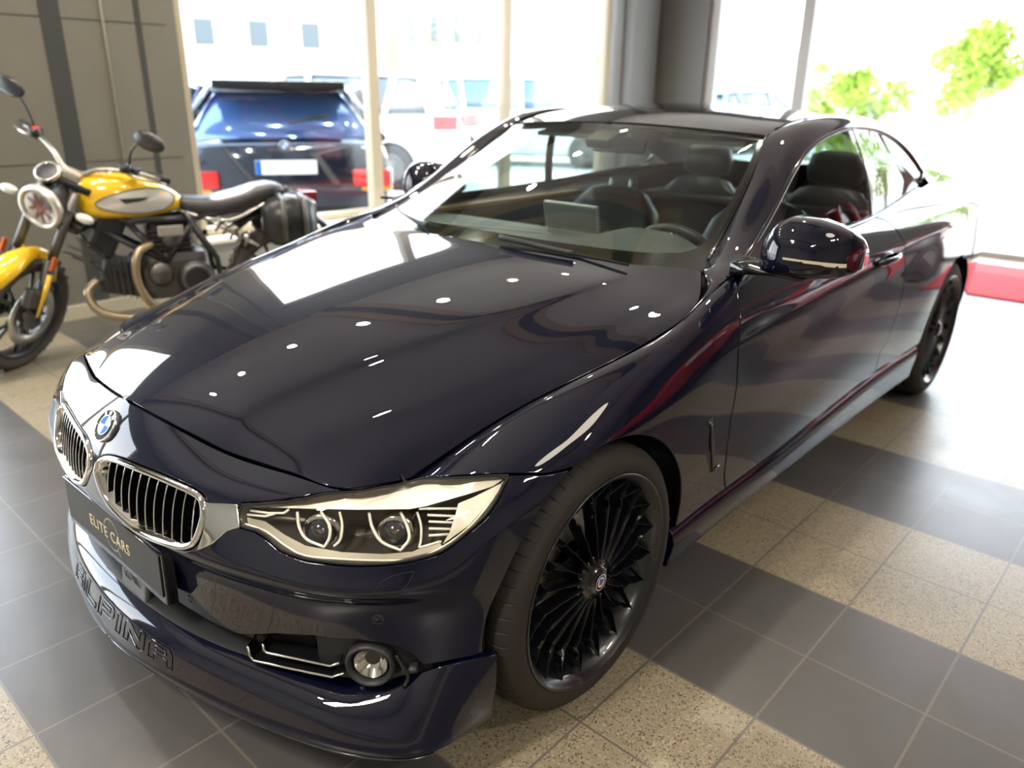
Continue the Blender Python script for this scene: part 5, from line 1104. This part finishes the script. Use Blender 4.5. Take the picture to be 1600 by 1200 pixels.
# tank
def tsec(x, w, zt, zb, n=28, e=.62):
    out = []
    for k in range(n):
        a = 2*math.pi*k/n; c, s_ = math.cos(a), math.sin(a); zc = zb+(zt-zb)*.38; h = (zt-zc) if s_ > 0 else (zc-zb)
        out.append(Vector((x, w*math.copysign(abs(c)**e, c), zc+h*math.copysign(abs(s_)**(.75 if s_ > 0 else .5), s_))))
    return out
TK = [(-.385, .045, .905, .80), (-.395, .085, .935, .77), (-.43, .115, .955, .745), (-.50, .142, .968, .735), (-.60, .155, .965, .732), (-.70, .148, .945, .735), (-.78, .125, .910, .745), (-.85, .095, .865, .76), (-.89, .065, .835, .775)]
tank = bb(MB().loft([tsec(*q) for q in TK]), 'fuel_tank', YEL)
def tank_y(x, z):
    i = [np.interp(-x, [-q[0] for q in TK], [q[j] for q in TK]) for j in (1, 2, 3)]; w, zt, zb = i; zc = zb+(zt-zb)*.38; h = (zt-zc) if z > zc else (zc-zb)
    sn = min(.999, abs(z-zc)/h)**(1/(.75 if z > zc else .5)); return w*(1-sn*sn)**.31
def tank_w(x): return np.interp(-x, [-q[0] for q in TK], [q[1] for q in TK])
for s in (1, -1):
    rim = [];
    for k in range(36):
        a = 2*math.pi*k/36; x = -.655-.190*math.cos(a)+(.0); z = .828+(.060+.016*math.cos(a))*math.sin(a)+.006*math.cos(a); rim.append((x, s*(tank_y(x, z)+.008), z))
    pnl = MB(); cx = sum(q[0] for q in rim)/36; cz = .828; c = Vector((cx, s*(tank_y(cx, cz)+.012), cz)); hf = [Vector(q)*.5+c*.5 for q in rim]; vs = [c]+[Vector((q.x, s*(tank_y(q.x, q.z)+.011), q.z)) for q in hf]+[Vector(q) for q in rim]
    fs = [(0, 1+i, 1+(i+1) % 36) for i in range(36)]+[(1+i, 37+i, 37+(i+1) % 36, 1+(i+1) % 36) for i in range(36)]
    pnl.add(vs, fs); o_ = bb(pnl, 'tank_side_panel', mat('satin_silver_panel', (.62, .60, .54), .35, .3), tank)
    bb(MB().tube(rim, .0035, 6, closed=True), 'panel_edge', GUN, o_)
    bb(fanpoly([(-.575, s*(tank_w(-.60)+.012), .846), (-.60, s*(tank_w(-.60)+.012), .822), (-.675, s*(tank_w(-.67)+.013), .829), (-.72, s*(tank_w(-.70)+.012), .848)], .001, (0, s, 0)), 'tank_emblem', M_['black_plastic'], o_)
bb(MB().lathe([(0, .012), (.034, .010), (.040, .0), (.040, -.02)], 32, frame((-.53, 0, .968), (1, 0, 0), (0, 0, 1))), 'fuel_cap', M_['satin'], tank)
# seat
ST_ = [(-.86, .075, .838, .775), (-.90, .10, .832, .745), (-.98, .125, .825, .725), (-1.08, .14, .832, .715), (-1.18, .145, .852, .735), (-1.28, .14, .880, .775), (-1.36, .125, .890, .815), (-1.41, .10, .880, .84), (-1.43, .06, .87, .85)]
seat_ = bb(MB().loft([tsec(*q, e=.55) for q in ST_]), 'seat', SEAT)
for s in (1, -1): bb(MB().tube(smoothpath([(-.86, s*.10, .765), (-1.0, s*.13, .715), (-1.12, s*.14, .705), (-1.25, s*.14, .755), (-1.36, s*.13, .81)], 4), .009, 8), 'seat_rail', M_['satin'])
# frame
for s in (1, -1):
    for pts in ([(-.40, s*.05, .83), (-.60, s*.11, .72), (-.93, s*.12, .72)], [(-.38, s*.045, .74), (-.60, s*.12, .60), (-.76, s*.13, .50)], [(-.60, s*.115, .715), (-.76, s*.13, .50)], [(-.93, s*.12, .72), (-.76, s*.13, .50)], [(-.88, s*.12, .76), (-1.02, s*.13, .50), (-1.03, s*.12, .38)], [(-.93, s*.12, .72), (-1.30, s*.12, .78), (-1.48, s*.09, .82)], [(-1.03, s*.11, .40), (-1.40, s*.12, .32)]):
        bb(MB().tube(pts, .015, 10), 'frame_tube', FRM)
# engine
eng = bb(MB().box((-.80, 0, .42), (.34, .26, .26), bev=.05), 'engine', GUN)
bb(MB().box((-.55, 0, .42), (.22, .19, .19), Euler((0, math.radians(-14), 0)).to_matrix(), .03), 'front_cylinder', M_['black_plastic'], eng); bb(MB().box((-.80, 0, .60), (.20, .19, .22), bev=.03), 'rear_cylinder', M_['black_plastic'], eng)
for k in range(6): bb(MB().box((-.80, 0, .54+.025*k), (.23, .22, .006), bev=.001), 'cooling_fin', GUN, eng)
for k in range(5): bb(MB().box((-.62+.03*k, 0, .40+.008*k), (.006, .22, .20), bev=.001), 'cooling_fin', GUN, eng)
Ml = lambda x, y, z: frame((x, y, z), (1, 0, 0), (0, 1, 0))
bb(MB().lathe([(0, .05), (.05, .048), (.085, .04), (.10, .02), (.10, -.02)], 40, Ml(-.90, .13, .40)), 'clutch_cover', FRM, eng); bb(MB().lathe([(.060, .052), (.075, .056), (.082, .046)], 40, Ml(-.90, .13, .40)), 'cover_ring', GUN, eng)
bb(MB().lathe([(0, .03), (.05, .028), (.062, .015), (.062, -.02)], 32, Ml(-.72, .14, .44)), 'belt_cover', GUN, eng); bb(MB().lathe([(0, .03), (.04, .028), (.050, .015), (.050, -.02)], 32, Ml(-.62, .13, .52)), 'belt_cover', FRM, eng)
bb(MB().lathe([(0, .02), (.045, .02), (.05, .0)], 32, Ml(-.80, .12, .62)), 'cylinder_cover', GUN, eng)
bb(MB().box((-.80, .135, .665), (.13, .02, .055), bev=.008), 'maker_plate', mat('pale_plate', (.45, .43, .38), .4, .5), eng)
bb(MB().box((-.50, .0, .66), (.13, .18, .22), Euler((0, math.radians(-28), 0)).to_matrix(), .02), 'oil_cooler', FRM)
for pts in ([(-.42, .06, .42), (-.36, .08, .36), (-.40, .11, .26), (-.55, .12, .21), (-.75, .12, .20)], [(-.70, .12, .60), (-.62, .17, .56), (-.60, .18, .42), (-.66, .16, .28), (-.80, .14, .22)]): bb(MB().tube(smoothpath(pts, 6), .022, 12), 'exhaust_pipe', TAN)
bb(MB().tube([(-.80, .13, .20), (-1.10, -.10, .22), (-1.45, -.16, .36)], [.03, .05, .05], 14), 'silencer', FRM)
for k in range(9): bb(MB().tube([(-.34-.012*k*math.sin(k), .10+.01*math.sin(k*2), .74-.03*k), (-.38-.01*k, .13, .70-.035*k)], .006, 6), 'cable_clip', GUN)
bb(MB().tube(smoothpath([(-.34, .06, .98), (-.30, .11, .86), (-.36, .12, .70), (-.46, .13, .55), (-.55, .15, .45)], 5), .007, 6), 'cable', M_['rubber'])
# shock with coil spring
A = Vector((-1.02, .125, .70)); B = Vector((-1.20, .125, .58)); ax = (B-A); L = ax.length; ax.normalize(); x_ = ax.orthogonal().normalized(); y_ = ax.cross(x_)
sk = bb(MB().tube([A-ax*.04, B+ax*.06], .014, 10), 'shock_absorber', M_['satin'])
bb(MB().tube([A+ax*L*t+(x_*math.cos(t*2*math.pi*5)+y_*math.sin(t*2*math.pi*5))*.034 for t in np.linspace(0, 1, 90)], .0085, 8), 'coil_spring', mat('grey_spring', (.30, .28, .24), .4, .6), sk)
# tail, rear mudguard, lamp, bag
tl = MB(); secs = []
for k in range(16):
    a = math.radians(20+110*k/15); er = Vector((-math.cos(a), 0, math.sin(a))); c = Vector((-1.40, 0, .36))+er*.40; secs.append([c+Vector((0, y*.09, 0))-er*.03*abs(y)**2 for y in np.linspace(-1, 1, 7)]+[c+Vector((0, y*.085, 0))-er*(.008+.03*abs(y)**2) for y in np.linspace(1, -1, 7)])
tl.loft(secs); tail = bb(tl, 'rear_mudguard', FRM)
bb(MB().box((-1.58, 0, .80), (.09, .16, .06), bev=.02), 'tail_lamp', mat('dark_red_lens', (.25, .02, .02), .2, 0, .5), tail)
for s in (1, -1):
    pb = MB().loft([[Vector((x, s*y_2, z)) for y_2, z in ((.13, zb+.02), (.13, zt), (.15, zt+.02), (.15+d, zt), (.155+d, (zt+zb)/2), (.15+d, zb+.02), (.14+d, zb))] for x, zb, zt, d in ((-1.28, .62, .74, .02), (-1.32, .56, .79, .07), (-1.42, .54, .81, .09), (-1.52, .55, .80, .09), (-1.58, .58, .77, .05))]); pbo = bb(pb, 'side_bag', mat('black_bag_vinyl', (.025, .025, .027), .3))
    for x in (-1.38, -1.50): bb(MB().tube([(x, s*.14, .83), (x, s*.25, .80), (x, s*.262, .68), (x, s*.25, .58)], .009, 6, flat=1.8), 'bag_strap', GUN, pbo)
bb(MB().tube([(-.95, .13, .34), (-.90, .20, .20), (-.86, .30, .02)], .012, 8), 'side_stand', FRM)
bb(MB().tube([(-1.30, .14, .78), (-1.38, .14, .70)], .016, 8), 'red_spring_mount', mat('red_fitting', (.5, .03, .05), .4))
# ---------------------------------------------------------------- vehicles, trees and houses outside
def rsec(x, w, zt, zb, n=32, e=.35, e2=.35, bulge=0.0, wt=None):
    out = []; wt = w if wt is None else wt
    for k in range(n):
        a = 2*math.pi*k/n; c, s_ = math.cos(a), math.sin(a); z = (zt+zb)/2+(zt-zb)/2*math.copysign(abs(s_)**e2, s_); f = (z-zb)/max(1e-6, zt-zb)
        out.append(Vector((x, (w*(1-f)+wt*f)*math.copysign(abs(c)**e, c), z)))
    return out
GLD = mat('tinted_car_glass', (.02, .03, .045), .04, 0, 1)
def parked(name, loc, head, paint, label, cat, L=4.6, Wd=1.86, roof=1.65, belt=1.0, kind='suv', glassm=None, lampm=None, group=None, lampz=None, tum=None, lampw=.36, lamph=.15):
    o = empty(name, loc, (0, 0, head), label=label, cat=cat, group=group); h = Wd/2; gm = glassm or GLD; F, Rr = L*.5, -L*.5
    body = MB().loft([rsec(F, h*.70, .62, .35), rsec(F-.05, h*.82, .78, .28), rsec(F-.35, h*.95, .92, .22), rsec(F-1.0, h, belt-.02, .20), rsec(F-1.5, h, belt, .20), rsec(0, h, belt+.01, .20), rsec(Rr+1.0, h, belt+.03, .20), rsec(Rr+.30, h*.985, belt+.05, .24), rsec(Rr+.08, h*.95, belt+.03, .30), rsec(Rr, h*.90, belt-.02, .42)])
    bo = body.build('body', paint, o)
    rx = Rr+(.22 if kind == 'suv' else .9)
    tq = (tum or .74)/.74
    gs = [rsec(F-1.25, h*.80, belt+.06, belt-.05, wt=h*.78), rsec(F-1.65, h*.93, (belt+roof)/2+.06, belt-.05, wt=h*.80), rsec(F-2.05, h*.95, roof-.06, belt-.05, wt=h*.76), rsec(-.1, h*.955, roof-.012, belt-.05, wt=h*.76), rsec(rx+.45, h*.95, roof-.04, belt-.05, wt=h*.74*tq), rsec(rx+.22, h*.94, roof-.10, belt-.05, wt=h*.73*tq), rsec(rx-.02, h*.90, belt+.10, belt-.05, wt=h*.84*tq)]
    MB().loft(gs).build('glasshouse', gm, o)
    rf = [rsec(F-1.98, h*.74, roof-.055, roof-.10), rsec(F-2.3, h*.77, roof-.01, roof-.09), rsec(-.1, h*.78, roof+.005, roof-.08), rsec(rx+.45, h*.76*tq, roof-.02, roof-.10), rsec(rx+(.10 if kind == 'suv' else .35), h*.74*tq, roof-.07, roof-.12)]
    MB().loft(rf).build('roof', paint, o)
    for s in (1, -1):
        for pts in ([(F-1.30, s*h*.90, belt), (F-2.02, s*h*.765, roof-.06)], [(-.05, s*h*.975, belt), (-.12, s*h*.80, roof-.05)], [(rx+.75, s*h*.965, belt), (rx+.62, s*h*.79, roof-.07)], [(rx+.02, s*h*.94, belt), (rx+.22, s*h*.76*tq, roof-.09)]):
            MB().tube(pts, .045, 8).build('window_post', paint, o)
        tlp = MB().box((Rr+.07, s*h*(.98-lampw*.5), (lampz or belt-.12)), (.16+lampw*.3, h*lampw, lamph), Euler((0, 0, s*.22)).to_matrix(), .03); t_ = tlp.build('tail_lamp', lampm or M_['red'], o)
        MB().box((Rr+.045, s*h*.80, (lampz or belt-.12)-.095), (.14, h*.34, .035), Euler((0, 0, s*.22)).to_matrix(), .01).build('indicator_band', mat('amber_band', (.8, .45, .08), .3), t_)
        MB().box((F-.12, s*h*.72, .72), (.25, h*.34, .14), Euler((0, 0, -s*.35)).to_matrix(), .04).build('front_lamp', M_['white'], o)
        MB().sphere((F-1.55, s*(h+.09), belt+.06), (.09, .11, .07), 14, 8).build('door_mirror', paint, o)
        for x in (F-.90, Rr+.88):
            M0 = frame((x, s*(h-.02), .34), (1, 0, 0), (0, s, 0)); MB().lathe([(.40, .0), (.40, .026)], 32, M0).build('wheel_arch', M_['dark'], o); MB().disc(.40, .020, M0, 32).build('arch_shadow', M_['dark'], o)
            w_ = MB().lathe([(.20, .03), (.33, .035), (.345, .02), (.345, -.16), (.2, -.18)], 40, M0).build('wheel', M_['rubber'], o); MB().lathe([(0, .04), (.05, .04), (.06, .03), (.19, .032), (.21, .036), (.215, .03)], 40, M0).build('wheel_disc', GUN, w_)
    MB().box((Rr-.005, 0, .36), (.10, h*1.7, .20), bev=.05).build('rear_bumper', M_['black_plastic'] if kind == 'suv' else paint, o)
    MB().box((Rr-.006, 0, belt-.20), (.02, .52, .12), bev=.004).build('number_plate', mat('white_plate', (.75, .77, .78), .4), o); MB().box((Rr-.017, .235 if True else 0, belt-.20), (.004, .045, .115)).build('plate_band', M_['blue'], o)
    return o, h, Rr, belt, roof
SUVP = mat('dark_blue_suv_paint', (.012, .018, .035), .12, .3, 1)
SKYREFL = mat('sky_reflection_glass', (.07, .16, .42), .08, .3, 1)  # sky reflection in the rear window, painted as a blue base colour
o, h, Rr, belt, roof = parked('suv', (-3.86, -6.42, -.10), math.radians(239), SUVP, 'dark blue sport utility car with sky reflection coloured into its rear window parked just outside the left window', 'car', L=4.7, Wd=1.9, roof=1.56, belt=1.04, tum=.60, glassm=SKYREFL, lampz=.74)
MB().box((Rr+.20, 0, roof-.045), (.32, 1.10, .07), bev=.02).build('roof_spoiler', M_['black_gloss'], o)
MB().tube([(Rr+.085, -.05, belt+.17), (Rr+.10, -.40, belt+.22)], .014, 8).build('rear_wiper', M_['black_plastic'], o)
ro_ = roundel(np.array([Rr-.004, 0, belt-.02]), np.array([-1.0, 0, .0]), np.array([0, 0, 1.0]), .048, o)
WHP = mat('white_car_paint', (.78, .78, .76), .2, 0, 1); PALEG = mat('pale_tinted_glass', (.03, .045, .055), .08, .0, 1)
parked('estate_car', (-6.97, -9.91, -.12), math.radians(-58), WHP, 'white estate car with red tail lamp parked outside the middle window', 'car', L=4.7, Wd=1.86, roof=1.78, belt=1.15, lampw=.75, lamph=.22, glassm=PALEG)
parked('van', (-12.3, -9.8, -.12), math.radians(120), WHP, 'white car seen through the third window, farther off than the estate car', 'car', L=4.5, Wd=1.85, roof=1.82, belt=1.18, glassm=mat('blue_green_glass', (.02, .07, .13), .1, .0, 1))
parked('hatchback', (-20.0, -8.4, -.12), math.radians(160), mat('faded_teal_paint', (.16, .30, .30), .3, 0, .6), 'small teal car parked far off, seen beside the grey corner column', 'car', L=4.1, Wd=1.75, roof=1.62, belt=1.1)
# trees
LEAF = noise_rough(mat('bright_leaves', (.30, .42, .05), .6), 4, .5, .8, colvar=.35); BARK = mat('bark', (.42, .36, .26), .9)
def tree(name, loc, H, R, z0, n, seed, label, cat='tree'):
    rnd = random.Random(seed); o = empty(name, loc, label=label, cat=cat); fo = MB(); clumps = []
    for i in range(9):
        a = rnd.uniform(0, 6.28); r = R*rnd.uniform(.1, .72); clumps.append(Vector((r*math.cos(a), r*math.sin(a), z0+(H-z0)*rnd.uniform(.15, .85))))
    for i in range(n):
        c = rnd.choice(clumps); d = Vector((rnd.gauss(0, 1), rnd.gauss(0, 1), rnd.gauss(0, .8))); d = d.normalized()*R*.42*rnd.random()**.4; p_ = c+d; s_ = rnd.uniform(.05, .11)*(1+R*.15)
        u = Vector((rnd.gauss(0, 1), rnd.gauss(0, 1), rnd.gauss(0, 1))).normalized(); v = u.orthogonal().normalized()
        fo.add([p_-u*s_, p_+v*s_*.5, p_+u*s_, p_-v*s_*.5], [(0, 1, 2, 3)])
    fo.build('foliage', LEAF, o); tr_ = MB().tube([(0, 0, 0), (.05, .03, z0), (.0, 0, H*.7)], [.10*R, .07*R, .02], 10)
    for c in clumps: tr_.tube([(.03, .02, z0*.8), tuple(c)], [.04*R, .012], 6)
    tr_.build('trunk', BARK, o); return o
tree('young_tree', (-21.0, -3.4, -.12), 3.4, 1.15, .9, 2600, 3, 'bright green leafy tree standing alone outside at the right')
tree('leafy_bush', (-14.1, -3.55, -.12), 2.0, .85, .3, 1700, 5, 'low bright green bush just right of the grey window post', 'bush')
tree('slender_bush', (-16.6, -5.35, -.12), 2.3, .5, .4, 800, 8, 'thin pale green bush seen through the narrow pane left of the window post', 'bush')
tree('roadside_tree', (-24.0, -16.0, -.12), 3.6, 1.1, .9, 900, 9, 'hazy yellow-green tree beyond the white estate car')
for k_, (tx, ty, th_) in enumerate(((-19.0, 4.2, 5.0), (-22.0, 7.6, 5.6), (-17.5, 9.5, 5.2))):
    tree('roadside_tree', (tx, ty, -.12), th_, 2.0, .8, 1700, 20+k_, ('tall green tree outside beyond the red mat', 'tallest green tree outside to the right of the shop front', 'green tree outside farthest to the right, mirrored in the rear side window')[k_])
# houses far off
def house(name, loc, head, d, wallc, label, wins=(3, 2), rooft=True):
    o = empty(name, loc, (0, 0, head), label=label, cat='building'); MB().box((0, 0, d[2]/2), d).build('walls', mat('house_wall', wallc, .85), o)
    if rooft: MB().prism([(-d[1]/2-.3, 0), (d[1]/2+.3, 0), (0, d[2]*.28)], -d[0]/2-.2, d[0]/2+.2, frame((0, 0, d[2]), (0, 1, 0), (1, 0, 0))).build('roof', mat('house_roof', (.55, .33, .22), .8), o)
    for i in range(wins[0]):
        for j in range(wins[1]):
            MB().box((-d[0]/2+d[0]*(i+.5)/wins[0], d[1]/2+.02, d[2]*(j+.5)/wins[1]), (d[0]/wins[0]*.35, .06, d[2]/wins[1]*.4)).build('window', mat('house_window', (.06, .08, .09), .3), o)
    return o
house('apartment_house', (-19, -30, -.1), math.radians(-25), (8, 6, 4.6), (.42, .40, .37), 'pale house with small grey windows far beyond the left window', (4, 2))
house('yellow_house', (-27.5, -29, -.1), math.radians(-25), (5.5, 6, 5.4), (.45, .38, .18), 'yellowish house with many windows far beyond the left window', (5, 2), False)
house('low_shed', (-44, -12.5, -.1), math.radians(70), (9, 5, 3.6), (.5, .48, .45), 'long low pale building far off behind the bush', (3, 1))
# ---------------------------------------------------------------- red sports car standing on the other side of the hall (seen as a reflection in the door)
o, h, Rr, belt, roof = parked('red_car', (-4.65, 3.05, 0), math.radians(3), mat('bright_red_paint', (.50, .008, .012), .2, 0, 1), 'low red car standing across the hall, mirrored in the navy door', 'car', L=4.4, Wd=1.85, roof=1.28, belt=.82, kind='coupe')
